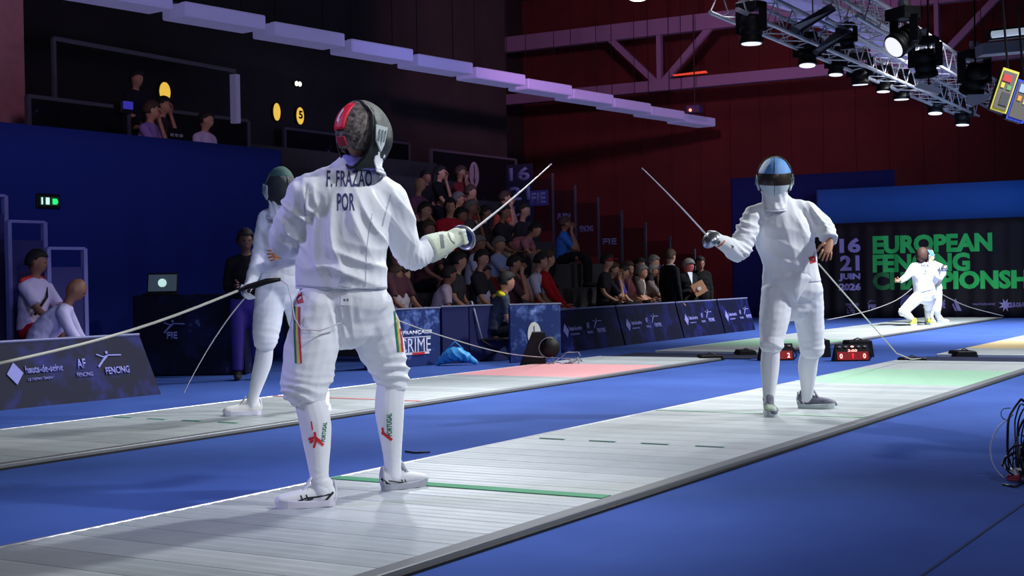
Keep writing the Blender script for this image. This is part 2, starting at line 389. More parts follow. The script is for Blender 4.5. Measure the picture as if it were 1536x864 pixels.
crest = [[(-.9 + .3 * i + .05 * (j % 2), .8 - .4 * j), (-.7 + .3 * i, .8 - .4 * j), (-.65 + .3 * i, .62 - .4 * j), (-.85 + .3 * i, .6 - .4 * j)] for i in range(6) for j in range(4) if (i * 3 + j) % 4]
curt_shape(crest, 1272, 466, 0.11, M_lil)

# blotchy blue print of the sponsor boards
def print_mat(name, dark, light, scale=3.0, amt=0.6, light2=(150, 170, 225)):
    m = bpy.data.materials.new(name); m.use_nodes = True; nt = m.node_tree; b = nt.nodes['Principled BSDF']; b.inputs['Roughness'].default_value = 0.55
    b.inputs['Specular IOR Level'].default_value = 0.15; tc = nt.nodes.new('ShaderNodeTexCoord'); n = nt.nodes.new('ShaderNodeTexNoise'); n.inputs['Scale'].default_value = scale; n.inputs['Detail'].default_value = 7; n.inputs['Distortion'].default_value = 0.6
    v = nt.nodes.new('ShaderNodeTexVoronoi'); v.inputs['Scale'].default_value = scale * 4
    nt.links.new(tc.outputs['Object'], n.inputs['Vector']); nt.links.new(tc.outputs['Object'], v.inputs['Vector'])
    r = nt.nodes.new('ShaderNodeValToRGB'); e = r.color_ramp.elements; e[0].position = 0.42; e[0].color = lin(dark); e[1].position = 0.62; e[1].color = lin(light)
    e2 = e.new(0.8); e2.color = lin(light2)
    mm = nt.nodes.new('ShaderNodeMath'); mm.operation = 'MULTIPLY_ADD'; mm.inputs[1].default_value = -0.22 * amt; 
    nt.links.new(v.outputs['Distance'], mm.inputs[0]); nt.links.new(n.outputs['Fac'], mm.inputs[2]); nt.links.new(mm.outputs[0], r.inputs['Fac'])
    nt.links.new(r.outputs['Color'], b.inputs['Base Color']); return m
M_board = print_mat('board_print_dark', (12, 13, 40), (26, 30, 92), 3.0, light2=(60, 66, 140))
M_boardb = print_mat('board_print_bright', (40, 56, 110), (104, 128, 190), 5.0, 0.9, (190, 205, 240))
M_lettw = mat('board_lettering_white', (225, 225, 240), 0.6)
M_lettd = mat('board_lettering_dim', (120, 120, 185), 0.6)

# ---------------------------------------------------------------- pistes: aluminium planks
M_plank = mat('plank_aluminium', (190, 196, 198), 0.42, 0.2, bump=0.05, bscale=90, vary=0.10, vscale=5)
M_plank2 = mat('plank_aluminium_worn', (172, 179, 182), 0.46, 0.2, bump=0.05, bscale=90, vary=0.10, vscale=5)
M_plg = mat('plank_pale_green', (152, 192, 166), 0.5, 0.1); M_plr = mat('plank_pale_red', (228, 160, 164), 0.5, 0.1); M_ply = mat('plank_pale_ochre', (222, 196, 140), 0.5, 0.1)
def piste(x0, x1, y0, y1, label, zones, group='metal fencing pistes'):
    t = thing('piste', ((x0 + x1) / 2, (y0 + y1) / 2, 0), label, 'fencing piste')
    wdt = x1 - x0; step = 0.2507; n = int(round((y1 - y0) / step)); step = (y1 - y0) / n
    bm = BM(); H = 0.028
    # plank with three shallow ridges
    prof = []; W = step - 0.006
    for k in range(7):
        u = -W / 2 + W * k / 6; prof.append((u, H + (0.003 if k % 2 else 0.0)))
    prof = [(-W / 2, 0.0)] + prof + [(W / 2, 0.0)]
    a = [bm.verts.new((-wdt / 2, u, z)) for u, z in prof]; b = [bm.verts.new((wdt / 2, u, z)) for u, z in prof]
    for k in range(len(prof)): j = (k + 1) % len(prof); bm.faces.new((a[k], b[k], b[j], a[j]))
    bm.faces.new(a[::-1]); bm.faces.new(b)
    bmesh.ops.recalc_face_normals(bm, faces=bm.faces)
    base = bpy.data.meshes.new('plank'); bm.to_mesh(base); bm.free()
    var = {}
    for key, m in (('a', M_plank), ('b', M_plank2), ('g', M_plg), ('r', M_plr), ('y', M_ply)):
        me = base.copy(); me.materials.append(m); var[key] = me
    for i in range(n):
        yc = y0 + step * (i + 0.5); key = 'b' if random.random() < 0.3 else 'a'
        for za, zb, kk in zones:
            if za <= yc <= zb: key = kk
        o = bpy.data.objects.new('plank', var[key]); COL.objects.link(o); o.parent = t; o.location = (0, yc - (y0 + y1) / 2, 0)
    for sx, xx, ww in ((-1, x0 - 0.012, 0.024), (1, x1 + 0.04, 0.08)):
        bm = BM(); box(bm, (xx, (y0 + y1) / 2, 0.016), (ww, y1 - y0, 0.032), bev=0.004); obj('edge_rail', bm, M_alu if sx < 0 else mat('rail_grey', (120, 122, 126), 0.5, 0.3), t)
    bm = BM(); box(bm, (x1 + 0.092, (y0 + y1) / 2, 0.006), (0.02, y1 - y0, 0.012)); obj('rubber_edge', bm, M_rubber, t)
    return t
Pm = piste(-4.64, -3.04, -1.65, 16.35, 'main grey metal piste with green end zone under the two duelling fencers', [(12.9, 14.85, 'g')])
Pl = piste(-8.46, -6.86, -1.65, 16.3, 'left metal piste with pale red end zone, in front of the sponsor boards', [(12.9, 14.85, 'r')])
P3 = piste(-8.3, -6.7, 17.6, 31.3, 'far white piste with the two small fencers in front of the black curtain', [(19.1, 21.0, 'g')])
P4 = piste(-4.5, -2.9, 17.6, 31.3, 'far right piste with pale ochre zone behind the black floor box', [(19.1, 21.0, 'y')])
M_lg = mat('painted_green_line', (52, 140, 98), 0.6); M_lr = mat('painted_red_line', (205, 110, 110), 0.6)
def line(par, x0, x1, y, w, m, dash=0):
    if not dash:
        bm = BM(); box(bm, ((x0 + x1) / 2, y, 0.0325), (x1 - x0, w, 0.003)); obj('painted_line', bm, m, par); return
    k = x0 + 0.1
    while k < x1 - 0.1:
        bm = BM(); box(bm, (k + dash / 2, y, 0.0325), (dash, w, 0.003)); obj('line_dash', bm, m, par); k += dash * 2
line(Pm, -4.64, -3.04, 5.88, 0.10, M_lg); line(Pm, -4.64, -3.04, 9.86, 0.10, mat('painted_faint_green', (160, 186, 170), 0.6)); line(Pm, -4.64, -3.04, 7.87, 0.025, mat('painted_pale_dash', (130, 165, 150), 0.6), 0.18)
line(Pl, -8.46, -6.86, 9.88, 0.05, M_lr); line(Pl, -8.46, -6.86, 7.87, 0.03, M_lg, 0.18)
bm = BM(); box(bm, (-1.33, 7, 0.001), (0.012, 12, 0.002)); tag(obj('carpet_seam', bm, mat('seam_dark', (20, 34, 84), 0.9), None), 'thin dark seam in the blue carpet at lower right', 'seam')
bm = BM(); box(bm, (-7.6, 17.0, 0.012), (3.2, 1.0, 0.024)); box(bm, (-3.6, 17.0, 0.012), (2.6, 1.0, 0.024)); 
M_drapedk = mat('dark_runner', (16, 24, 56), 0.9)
bm.free()
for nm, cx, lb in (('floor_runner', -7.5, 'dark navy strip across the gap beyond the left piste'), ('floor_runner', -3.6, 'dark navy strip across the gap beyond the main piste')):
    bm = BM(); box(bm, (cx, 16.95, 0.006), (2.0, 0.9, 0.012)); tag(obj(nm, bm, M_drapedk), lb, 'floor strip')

# ---------------------------------------------------------------- sponsor boards
def board(a, b, h, label, slope=0.12, m=None, th=0.05):
    a = Vector(a); b = Vector(b); d = (b - a); L = d.length; d.normalize(); n = Vector((d.y, -d.x, 0))
    t = thing('sponsor_board', (a + b) / 2, label, 'advertising board')
    bm = BM(); q = []
    for s, z, o_ in ((0, 0, 0.16), (L + slope, 0, 0.16), (L, h, 0.0), (0, h, 0.0)):
        q.append((a + d * s + Vector((0, 0, z)), o_))
    f1 = [bm.verts.new(p + n * o_) for p, o_ in q]; f2 = [bm.verts.new(p - n * (th + o_)) for p, o_ in q]
    bm.faces.new(f1); bm.faces.new(f2[::-1])
    for k in range(4): bm.faces.new((f1[k], f2[k], f2[(k + 1) % 4], f1[(k + 1) % 4]))
    obj('board_face', bm, m or M_board, t)
    bm = BM(); tube(bm, [a + Vector((0, 0, h)), b + Vector((0, 0, h))], 0.014, 6); obj('top_edge', bm, mat('board_edge', (110, 112, 150), 0.6), t)
    V = (Vector((0, 0, h)) - n * 0.16).normalized()
    def at(s, z): return a + d * s + Vector((0, 0, z)) + n * (0.16 * (1 - z / h) + 0.004)
    return t, d, V, at
def sponsor_set(t, d, V, at, s0, z, k, m):
    flat_on('logo', poly_bm([(0, -.1), (.085, 0), (0, .1), (-.085, 0)]), at(s0, z), d, V, m, t)
    flat_text('lettering', 'hauts-de-seine', at(s0 + .31 * k, z + .025), d, V, .40 * k, .07, m, t)
    flat_text('lettering', 'LE DEPARTEMENT', at(s0 + .26 * k, z - .06), d, V, .28 * k, .025, m, t, 0.01)
    flat_text('lettering', 'AF', at(s0 + .72 * k, z + .045), d, V, .10, .09, m, t)
    flat_text('lettering', 'FENCING', at(s0 + .74 * k, z - .055), d, V, .18, .04, m, t, 0.01)
    flat_text('lettering', 'FENCING', at(s0 + 1.12 * k, z - .04), d, V, .28, .07, m, t)
    flat_on('logo', poly_bm(*[[(x * .11, y * .10) for x, y in p] for p in swish]), at(s0 + 1.02 * k, z + .07), d, V, m, t)
A0 = G(-260, 640); B0 = G(210, 592); A0 = Vector((B0.x - 0.25, 5.2, 0))
tb, d, V, at = board(A0, B0 + Vector((0, 0, 0)), 0.58, 'low dark blue sponsor board in front of the two seated people at left')
L0 = (B0 - A0).length
sponsor_set(tb, d, V, at, L0 - 1.47, 0.30, 1.0, M_lettd)
ys = [(17.3, 19.35), (19.4, 21.7), (21.75, 23.6), (23.65, 25.2)]
lbs = ['low sponsor board beside the pale panel with white disc', 'low sponsor board left of the standing man in a suit', 'low sponsor board hidden behind the standing men in suits', 'low sponsor board at the far end right of the standing men']
for (ya, yb), lb in zip(ys, lbs):
    xa = -9.75 - (ya - 17.3) * 0.03; xb = -9.75 - (yb - 17.3) * 0.03
    tb, d, V, at = board((xa, ya, 0), (xb, yb, 0), 0.6, lb, 0.0)
    sponsor_set(tb, d, V, at, 0.25, 0.30, 1.0, M_lettd)

# the two bright technical panels
def panel(a, b, z1, label, m, th=0.06, z0=0.0, nm='event_panel', cat='panel'):
    a = Vector(a); b = Vector(b); d = b - a; L = d.length; d.normalize(); n = Vector((d.y, -d.x, 0))
    t = thing(nm, (a + b) / 2, label, cat)
    R = Matrix((d, Vector((-d.y, d.x, 0)), UPV)).transposed()
    bm = BM(); box(bm, (a + b) / 2 - n * th / 2 + Vector((0, 0, (z0 + z1) / 2)), (L, th, z1 - z0), R, 0.006); obj('printed_face', bm, m, t)
    bm = BM()
    box(bm, (a + b) / 2 - n * th / 2 + Vector((0, 0, z1 + 0.008)), (L + .02, th + .02, 0.016), R); obj('frame', bm, mat('panel_frame', (130, 135, 160), 0.5), t)
    return t, d, n, L
b1 = G(661, 546.5); a1 = G(594, 552.3); a1 = a1 + (a1 - b1) * .6
a1.z = b1.z = 0
t, d, n, L = panel(a1, b1, 0.70, 'bright blue panel lettered CRIME right of the big fencer', M_boardb)
def on(px, py): # point on the panel face
    r = ray(px, py); o0 = Vector((0, 0, CAM_H)); k = (a1 - o0).dot(n) / r.dot(n); return o0 + r * k + n * 0.004
flat_text('lettering', 'FÉDÉRATION FRANÇAISE', on(598, 500), d, UPV, 1.15, .07, M_lettw, t, 0.05)
flat_text('lettering', 'ESCRIME', on(614, 518), d, UPV, .74, .17, M_lettw, t, 0.0)
flat_on('stripe', rect_bm(-.25, -.014, .25, .014), on(622, 530), d, UPV, M_lettw, t); flat_on('stripe', rect_bm(-.11, -.014, .11, .014), on(627, 530), d, UPV, mat('printed_red', (205, 40, 50), 0.6), t, 0.006)
flat_on('stripe', rect_bm(-.5, -.005, .5, .005), on(603, 507), d, UPV, M_lettw, t)
a2 = G(766, 545); b2 = G(842, 542); a2.z = b2.z = 0; a1 = a2
t, d, n, L = panel(a2, b2, 0.72, 'bright blue panel with a white oval disc behind the black floor device', M_boardb)
flat_on('disc', poly_bm(ellipse_pts(0, 0, .088, .15, 28)), on(801, 501), d, UPV, mat('disc_cream', (225, 225, 205), 0.6), t)
flat_on('disc_mark', poly_bm(*(stroke_poly([(0, -.1), (0, .1)], .012) + stroke_poly([(-.035, -.02), (0, -.09), (.035, -.02)], .012))), on(801, 501) + n * .006, d, UPV, M_pale, t)
M_dkpan = mat('navy_panel', (16, 26, 84), 0.8)
for xa, ya, xb, yb, lb in ((664, 546, 704, 544, 'navy side panel above the light blue bag'), (705, 543, 766, 540, 'navy back panel behind the folding chair')):
    panel(G(xa, ya), G(xb, yb), .71, lb, M_dkpan)
# table with laptop at left, cloth with FIE mark
ctr = P(262, 545, 16.6); ctr.z = 0
t = thing('draped_table', ctr, 'dark cloth covered table with white FIE mark left of the bare blue wall', 'table')
bm = BM(); R = Matrix((RGT, FWD, UPV)).transposed(); tz = P(262, 442, 16.6).z
box(bm, ctr + Vector((0, 0, tz / 2)) + RGT * 0.25, (1.3, 0.6, tz), R, 0.02); obj('table_cloth', bm, print_mat('cloth_print', (10, 12, 34), (22, 26, 70), 3), t)
fc = ctr - FWD * 0.305
flat_text('lettering', 'FIE', P(258, 503, 16.2), RGT, UPV, .12, .08, M_lettd, t); flat_on('logo', poly_bm(*[[(x * .09, y * .1) for x, y in p] for p in swish]), P(258, 490, 16.2), RGT, UPV, M_lettd, t)
lp = P(240, 440, 16.5); lp.z = tz
t = thing('laptop', lp, 'open laptop with lit screen on the dark draped table', 'laptop')
bm = BM(); box(bm, lp + Vector((0, 0, .012)), (.36, .24, .022), R, .004); obj('keyboard_base', bm, M_black, t)
sc_c = lp + FWD * .14 + Vector((0, 0, .14)); Rt = R @ Matrix.Rotation(-0.25, 3, 'X')
bm = BM(); box(bm, sc_c, (.36, .015, .24), Rt, .004); sl = obj('lid', bm, M_black, t)
bm = BM(); box(bm, sc_c - FWD * .012, (.33, .006, .2), Rt); obj('screen', bm, mat('screen_glow', (60, 74, 84), 0.4, emit=0.5), sl)
bm = BM(); g = ellipse_pts(0, 0, .05, .05, 20); bm = poly_bm(g)
flat_on('screen_disc', bm, sc_c - FWD * .02 , RGT, UPV, mat('screen_disc', (190, 225, 215), 0.4, emit=0.9), sl)

# exit sign on the blue wall
ex = AX(70, 302, -13.02)
t = thing('exit_sign', ex, 'small lit green emergency exit sign high on the blue drape wall', 'exit sign')
dY = Vector((0, 1, 0))
bm = BM(); box(bm, ex, (.08, .34, .17), bev=.01); obj('housing', bm, M_black, t)
bm = BM(); box(bm, ex + Vector((.045, 0, 0)), (.01, .27, .1)); obj('sign_face', bm, mat('exit_dark', (20, 60, 46), 0.5, emit=.3), t)
bm = BM(); box(bm, ex + Vector((.052, -.03, 0)), (.006, .05, .08)); box(bm, ex + Vector((.052, -.11, 0)), (.006, .02, .08)); obj('pictogram', bm, mat('exit_white', (200, 240, 220), 0.5, emit=1.0), t)
bm = poly_bm([(-.03, -.03), (.03, -.03), (.05, 0), (.03, .035), (-.03, .035)]); flat_on('arrow', bm, ex + Vector((.05, .07, -.005)), dY, UPV, mat('exit_green', (40, 230, 110), 0.5, emit=1.2), t)

# ---------------------------------------------------------------- bleachers
M_tier = mat('bleacher_grey', (62, 60, 64), 0.85, vary=0.2, vscale=3)
M_tedge = mat('tier_edge', (112, 110, 112), 0.7)
RX, RD, RH = -10.75, 0.8, 0.43
def bleachers(y0, y1, rows, label, x0=RX):
    t = thing('bleachers', (x0 - rows * RD / 2, (y0 + y1) / 2, 0), label, 'bleachers')
    for r in range(rows):
        bm = BM(); box(bm, (x0 - r * RD - RD / 2, (y0 + y1) / 2, RH * (r + 1) / 2), (RD, y1 - y0, RH * (r + 1))); obj('tier', bm, M_tier, t)
        bm = BM(); box(bm, (x0 - r * RD - 0.03, (y0 + y1) / 2, RH * (r + 1) - .02), (.05, y1 - y0, .035)); obj('tier_edge', bm, M_tedge, t)
    return t
bleachers(15.8, 24.3, 8, 'grey stepped spectator bleachers behind the sponsor boards, right of the big fencer')
bleachers(6.0, 9.0, 2, 'small grey stepped bleachers at the left edge behind the low board', x0=-11.4)
# glazed guard panels with posts, stepping down the far end
M_glass = mat('smoked_glass', (20, 22, 34), 0.15)
M_glass.node_tree.nodes['Principled BSDF'].inputs['Alpha'].default_value = 0.35
M_post = mat('post_grey', (84, 84, 98), 0.5, 0.3)
marks = {1: '2026', 3: 'FIE', 4: 'FENCING', 5: 'JUIN'}
gl = ['lowest', 'second lowest', 'third', 'fourth', 'fifth', 'sixth', 'highest']
for k in range(7):
    xa = -10.71 - k * 0.5; z = 1.54 + k * 0.262
    t = thing('guard_panel', (xa - .25, 24.45, 0), 'glazed guard panel on the far end of the bleachers, %s of the stepped row' % gl[k], 'guard panel', None)
    bm = BM(); box(bm, (xa, 24.45, z / 2), (.035, .035, z)); obj('post', bm, M_post, t)
    bm = BM(); box(bm, (xa - .25, 24.45, z - .62), (.44, .012, 1.05)); obj('pane', bm, M_glass, t)
    if k in marks: flat_text('lettering', marks[k], (xa - .25, 24.42, z - .6), (1, 0, 0), UPV, .3, .12, M_pale, t, .03)
# dim printed signs on the guard
def sign(px, py, w, h, X, label, txt, m):
    c0 = AY(px, py, X); t = thing('printed_sign', c0, label, 'sign')
    bm = BM(); box(bm, c0, (w, .03, h)); obj('sign_board', bm, m, t)
    k = len(txt); 
    for i, s in enumerate(txt): flat_text('lettering', s, c0 + Vector((0, -.016, h * (.5 - (i + .5) / k))), (1, 0, 0), UPV, w * .8, h / k * .7, M_pale, t, .03)
sign(780, 290, .6, 1.15, 24.2, 'narrow dark sign with stacked violet date beside the upper guard panel', ['16', '21', 'JUIN'], mat('sign_navy', (20, 20, 50), 0.7))
sign(808, 297, .42, .3, 24.2, 'small violet sign with pale print high on the far guard', ['FIE'], mat('sign_violet', (60, 58, 130), 0.7))
# upper barrier panel with the white ellipse
def barrier(pts, X, label, m, disc=None, zb=0.0):
    A, B, C_, D_ = [AX(x, y, X) for x, y in pts]
    y0, y1 = A.y, B.y; z1 = (A.z + B.z) / 2; z0 = (C_.z + D_.z) / 2
    t = thing('upper_barrier', ((X), (y0 + y1) / 2, z0), label, 'barrier')
    bm = BM(); box(bm, (X, (y0 + y1) / 2, (z0 + z1) / 2), (.05, y1 - y0, z1 - z0)); obj('barrier_panel', bm, m, t)
    bm = BM(); box(bm, (X, (y0 + y1) / 2, z1), (.07, y1 - y0, .05)); obj('top_rail', bm, M_post, t)
    for yy in (y0, y1):
        bm = BM(); box(bm, (X + .02, yy, (zb + z1) / 2), (.06, .06, z1 - zb)); obj('post', bm, M_post, t)
    if disc:
        cc = AX(disc[0], disc[1], X + .03)
        flat_on('disc', poly_bm(ellipse_pts(0, 0, .2, .29, 28)), cc, dY, UPV, mat('disc_grey', (130, 130, 150), 0.7), t)
        flat_on('disc_mark', poly_bm(*(stroke_poly([(0, -.22), (0, .22)], .025) + stroke_poly([(-.06, -.08), (0, -.2), (.06, -.08)], .02))), cc + Vector((.006, 0, 0)), dY, UPV, M_black, t)
M_barr = print_mat('barrier_print', (14, 14, 20), (20, 20, 32), 2.0)
barrier([(645, 224), (772, 240), (772, 330), (645, 330)], -17.2, 'dark barrier with grey oval mark at the top of the bleachers', M_barr, (711, 262))
barrier([(425, 192), (612, 216), (612, 300), (425, 300)], -17.8, 'dark barrier behind the big fencer mask', M_barr)
barrier([(243, 165), (370, 182), (370, 240), (243, 240)], -15.2, 'dark balcony barrier behind the two seated balcony spectators', M_barr, None, 2.15)
barrier([(40, 147), (190, 160), (190, 215), (40, 215)], -14.6, 'dark balcony barrier near the pink column at upper left', M_barr, None, 2.15)
# balcony slab, upper left column, inner walls
bm = BM(); box(bm, (-17.6, 10, 2.05), (8.8, 14, .2)); obj('trim_1', bm, M_dark)['kind'] = 'structure'
bm = BM(); cc = AX(-10, 100, -15.6); box(bm, (-15.6, cc.y - .55, 6.2), (.6, 1.62, 7.6)); tag(obj('column', bm, mat('pink_concrete', (170, 112, 116), 0.85, vary=.15, vscale=6)), 'wide pinkish concrete column at the upper left corner', 'column')
bm = BM(); A = AX(80, 58, -15.0); B = AX(352, 107, -15.0)
t = thing('balcony_railing', (A + B) / 2, 'thin dark rail frame over the balcony opening at upper left', 'railing')
box(bm, (A + B) / 2, (.06, (B - A).length, .06), Matrix.Rotation(math.atan2(B.z - A.z, B.y - A.y), 3, 'X')); obj('top_rail', bm, M_post, t)
bm = BM(); box(bm, (-15, A.y, A.z - .6), (.05, .05, 1.2)); obj('post', bm, M_post, t)
bm = BM(); B2 = AX(352, 180, -15.0); box(bm, (-15, B.y, (B.z + B2.z) / 2 - .05), (.12, .1, B.z - B2.z)); obj('post', bm, mat('post_lilac', (150, 146, 190), 0.6, emit=.12), t)
# round lit portholes and a small lamp
for i, (px, py, rx, ry, lb) in enumerate(((245, 138, .13, .17, 'round yellow lit porthole above the balcony spectators'), (413, 168, .1, .17, 'oval yellow porthole left of the pair behind the fencer'), (448, 174, .11, .17, 'yellow porthole partly covered by dark lettering'))):
    cc = AX(px, py, -18.08); t = thing('porthole', cc, lb, 'window')
    bm = BM(); R90 = Matrix.Rotation(PI / 2, 3, 'Y')
    bm = poly_bm(ellipse_pts(0, 0, rx * 1.25, ry * 1.15, 32)); flat_on('rim', bm, cc, dY, UPV, M_black, t, .03)
    flat_on('glowing_pane', poly_bm(ellipse_pts(0, 0, rx, ry, 32)), cc + Vector((.032, 0, 0)), dY, UPV, mat('porthole_glow', (226, 182, 70), 0.5, emit=1.0), t, .01)
    if i == 2:
        flat_text('lettering', '5', cc + Vector((.05, 0, .02)), dY, UPV, .12, .16, M_black, t, .03)
bm = BM(); cc = AX(445, 126, -18.07); t = thing('twin_spot', cc, 'tiny twin white lamp high on the dark wall above the portholes', 'lamp')
box(bm, cc, (.06, .2, .1)); obj('housing', bm, M_black, t)
for s in (-1, 1):
    bm = BM(); ball(bm, cc + Vector((.04, .05 * s, 0)), (.03, .04, .05), sub=2); obj('bulb', bm, mat('lamp_white', (240, 240, 220), 0.5, emit=3), t)
# inner dark wall behind balcony
bm = BM(); box(bm, (-18.2, 17, 4.5), (.2, 26, 9)); o = obj('wall_left_inner', bm, M_dark); o['kind'] = 'structure'
# guard frames at far left
for i, (x0, x1, yt, yb, X, lb) in enumerate(((12, 66, 332, 505, -12.3, 'taller white framed guard panel behind the seated man with red shoulders'), (71, 126, 372, 560, -11.9, 'shorter white framed guard panel beside the hunched man in white'), (-40, 7, 292, 520, -12.7, 'tallest guard panel cut by the left picture edge'))):
    A = AX(x0, yt, X); B = AX(x1, yt + 1, X); zb = max(AX(x1, yb, X).z, 0)
    t = thing('guard_panel', (X, (A.y + B.y) / 2, 0), lb, 'guard panel')
    zt = (A.z + B.z) / 2
    for yy in (A.y, B.y):
        bm = BM(); box(bm, (X, yy, zt / 2), (.05, .05, zt)); obj('post', bm, mat('post_violet', (128, 126, 190), 0.6), t)
    bm = BM(); box(bm, (X, (A.y + B.y) / 2, zt), (.04, B.y - A.y, .03)); obj('top_rail', bm, MATS['post_violet'], t)
    hh = zt - .2
    bm = BM(); box(bm, (X, (A.y + B.y) / 2, (hh + .3) / 2), (.02, B.y - A.y - .05, hh - .3)); obj('panel_sheet', bm, mat('panel_violet', (44, 40, 110), 0.7), t)

# ---------------------------------------------------------------- roof: hanging light boxes, girders
M_lbox = mat('lightbox_lilac', (156, 152, 216), 0.7, emit=0.22)
ORD = ['farthest', 'second farthest', 'third from the far end', 'fourth from the far end', 'fifth from the far end', 'sixth from the far end', 'seventh from the far end', 'eighth from the far end', 'ninth from the far end', 'tenth from the far end', 'eleventh from the far end', 'nearest']
def lightboxes(px, z, n, y0, step, xw, label, grp):
    for k in range(n):
        c0 = Vector((px[0] + (px[1] - px[0]) * k / max(n - 1, 1), y0 + step * k, z))
        t = thing('ceiling_light_box', c0, None, 'ceiling light box', grp); t['label'] = ORD[n - 1 - k] + ' ' + label
        bm = BM(); box(bm, c0 + Vector((0, 0, .09)), (xw, step * .78, .22), rotz(-.12), .02); obj('diffuser', bm, M_lbox, t)
        bm = BM(); box(bm, c0 + Vector((0, 0, .21)), (.1, step, .05)); obj('carrier_rail', bm, M_black, t)
        for s in (-1, 1):
            bm = BM(); tube(bm, [c0 + Vector((0, s * step * .3, .15)), c0 + Vector((0, s * step * .3, 4.4))], .008, 5); obj('hanging_wire', bm, M_black, t)
lightboxes((-14.9, -15.1), 5.0, 12, 12.2, 2.02, .55, 'of the long diagonal row of lilac roof box lamps', 'box lamps in a long row')
lightboxes((-7.45, -7.65), 5.15, 6, 18.2, 2.3, .5, 'of the short row of box lamps behind the truss', 'box lamps behind the truss')
M_gird = mat('girder_violet_grey', (112, 98, 132), 0.7)
def bar(bm, a, b, w, h):
    a = Vector(a); b = Vector(b); d = (b - a); L = d.length; d.normalize()
    s = d.cross(UPV) if abs(d.z) < .99 else Vector((1, 0, 0)); s.normalize(); u = s.cross(d)
    box(bm, (a + b) / 2, (w, L, h), Matrix((s, d, u)).transposed())
def girder(Y, z0, z1, xa, xb, bays, label, zoff=0.0):
    t = thing('roof_girder', ((xa + xb) / 2, Y, z0), label, 'roof girder')
    for z, nm, hh in ((z0, 'lower_chord', .28), (z1, 'upper_chord', .42)):
        bm = BM(); bar(bm, (xa, Y, z), (xb, Y, z), .25, hh); obj(nm, bm, M_gird, t)
    for xc in bays:
        for dx in (-1.6, 0, 1.6):
            bm = BM(); bar(bm, (xc, Y, z0), (xc + dx, Y, z1), .12, .16); obj('strut', bm, M_gird, t)
cxs = AY(990, 113, 34).x
girder(34, 6.02, 7.55, -30, 10, [cxs, cxs - 7.2, cxs + 7.2, cxs - 14.4], 'violet grey roof girder with V struts crossing in front of the red wall')
# a nearer beam
bm = BM(); tz_ = AX(350, 110, -18).z
# lamp at the top edge
lc = P(957, -6, 22.0)
t = thing('bright_lamp', lc, 'glaring white stage lamp at the top edge of the picture', 'lamp')
bm = BM(); tube(bm, [lc + Vector((0, 0, .35)), lc + Vector((0, 0, .02))], [.16, .2], 16); obj('housing', bm, M_black, t)
bm = BM(); ball(bm, lc, (.17, .17, .08), sub=3); obj('bulb', bm, mat('lamp_hot', (255, 244, 225), 0.5, emit=14), t)
bm = BM(); tube(bm, [lc + Vector((0, 0, .3)), lc + Vector((0, 0, 3.5))], .02, 6); obj('hanger', bm, M_black, t)
lamp('SPOT', tuple(lc + Vector((0, .4, .2))), tuple(AY(890, 90, 37.4)), 2600, (1.0, 0.40, 0.62), 0.2, 75, 1)  # added pink spot, imitates the lamp's glow on the back wall
# orange chevron and thin orange bar
def wedge(name, pts, Y, th, m, label, cat):
    bm = BM(); q = [AY(x, y, Y) for x, y in pts]
    a = [bm.verts.new(p) for p in q]; b = [bm.verts.new(p + Vector((0, th, 0))) for p in q]
    bm.faces.new(a); bm.faces.new(b[::-1])
    for k in range(len(q)): bm.faces.new((a[k], b[k], b[(k + 1) % len(q)], a[(k + 1) % len(q)]))
    return tag(obj(name, bm, m), label, cat)
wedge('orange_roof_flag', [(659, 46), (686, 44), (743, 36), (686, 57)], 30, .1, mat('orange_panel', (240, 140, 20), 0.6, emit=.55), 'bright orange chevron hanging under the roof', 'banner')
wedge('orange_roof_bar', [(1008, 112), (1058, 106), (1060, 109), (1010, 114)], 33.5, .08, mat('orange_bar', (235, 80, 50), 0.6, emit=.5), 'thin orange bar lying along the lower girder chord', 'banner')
cc = AY(1042, 164, 33); t = thing('wall_projector', cc, 'small dark projector with red light in front of the red wall', 'projector')
bm = BM(); box(bm, cc, (.35, .3, .2), bev=.02); obj('housing', bm, mat('dark_violet', (60, 50, 90), .6), t)
bm = BM(); ball(bm, cc + Vector((-.05, -.16, -.03)), (.04, .03, .04), sub=2); obj('led', bm, mat('led_red', (255, 120, 90), .5, emit=3), t)
bm = BM(); tube(bm, [cc + Vector((0, 0, .1)), cc + Vector((0, 0, 2.9))], .015, 6); obj('hanger', bm, M_black, t)

# ---------------------------------------------------------------- lighting trusses and moving heads
def truss(a, b, w, label):
    a = Vector(a); b = Vector(b); d = (b - a); L = d.length; d.normalize(); s = d.cross(UPV).normalized(); u = s.cross(d)
    t = thing('lighting_truss', (a + b) / 2, label, 'truss')
    cs = [s * w / 2 + u * w / 2, -s * w / 2 + u * w / 2, -s * w / 2 - u * w / 2, s * w / 2 - u * w / 2]
    for c_ in cs:
        bm = BM(); tube(bm, [a + c_, b + c_], .03, 8); obj('chord', bm, M_trussm, t)
    n = int(L / (w * 1.0)); st = L / n; meshes = {}
    for f in range(4):
        c0, c1 = cs[f], cs[(f + 1) % 4]
        for k in range(n):
            p, q = (c0, c1) if k % 2 else (c1, c0)
            key = (f, k % 2)
            if key not in meshes:
                bm = BM(); tube(bm, [p, q + d * st], .010, 5); me = bpy.data.meshes.new('brace'); bm.to_mesh(me); bm.free(); me.materials.append(M_trussm); meshes[key] = me
            o = bpy.data.objects.new('brace', meshes[key]); COL.objects.link(o); o.parent = t; o.location = a + d * st * k - t.location
    for k in (0.25, 0.75):
        bm = BM(); p = a + (b - a) * k; tube(bm, [p + UPV * w / 2, p + UPV * 4.6], .01, 5); obj('hanging_cable', bm, M_black, t)
    return t
zt = 4.55
TA0, TA1 = G(1085, -5, zt), G(1455, 162, zt)
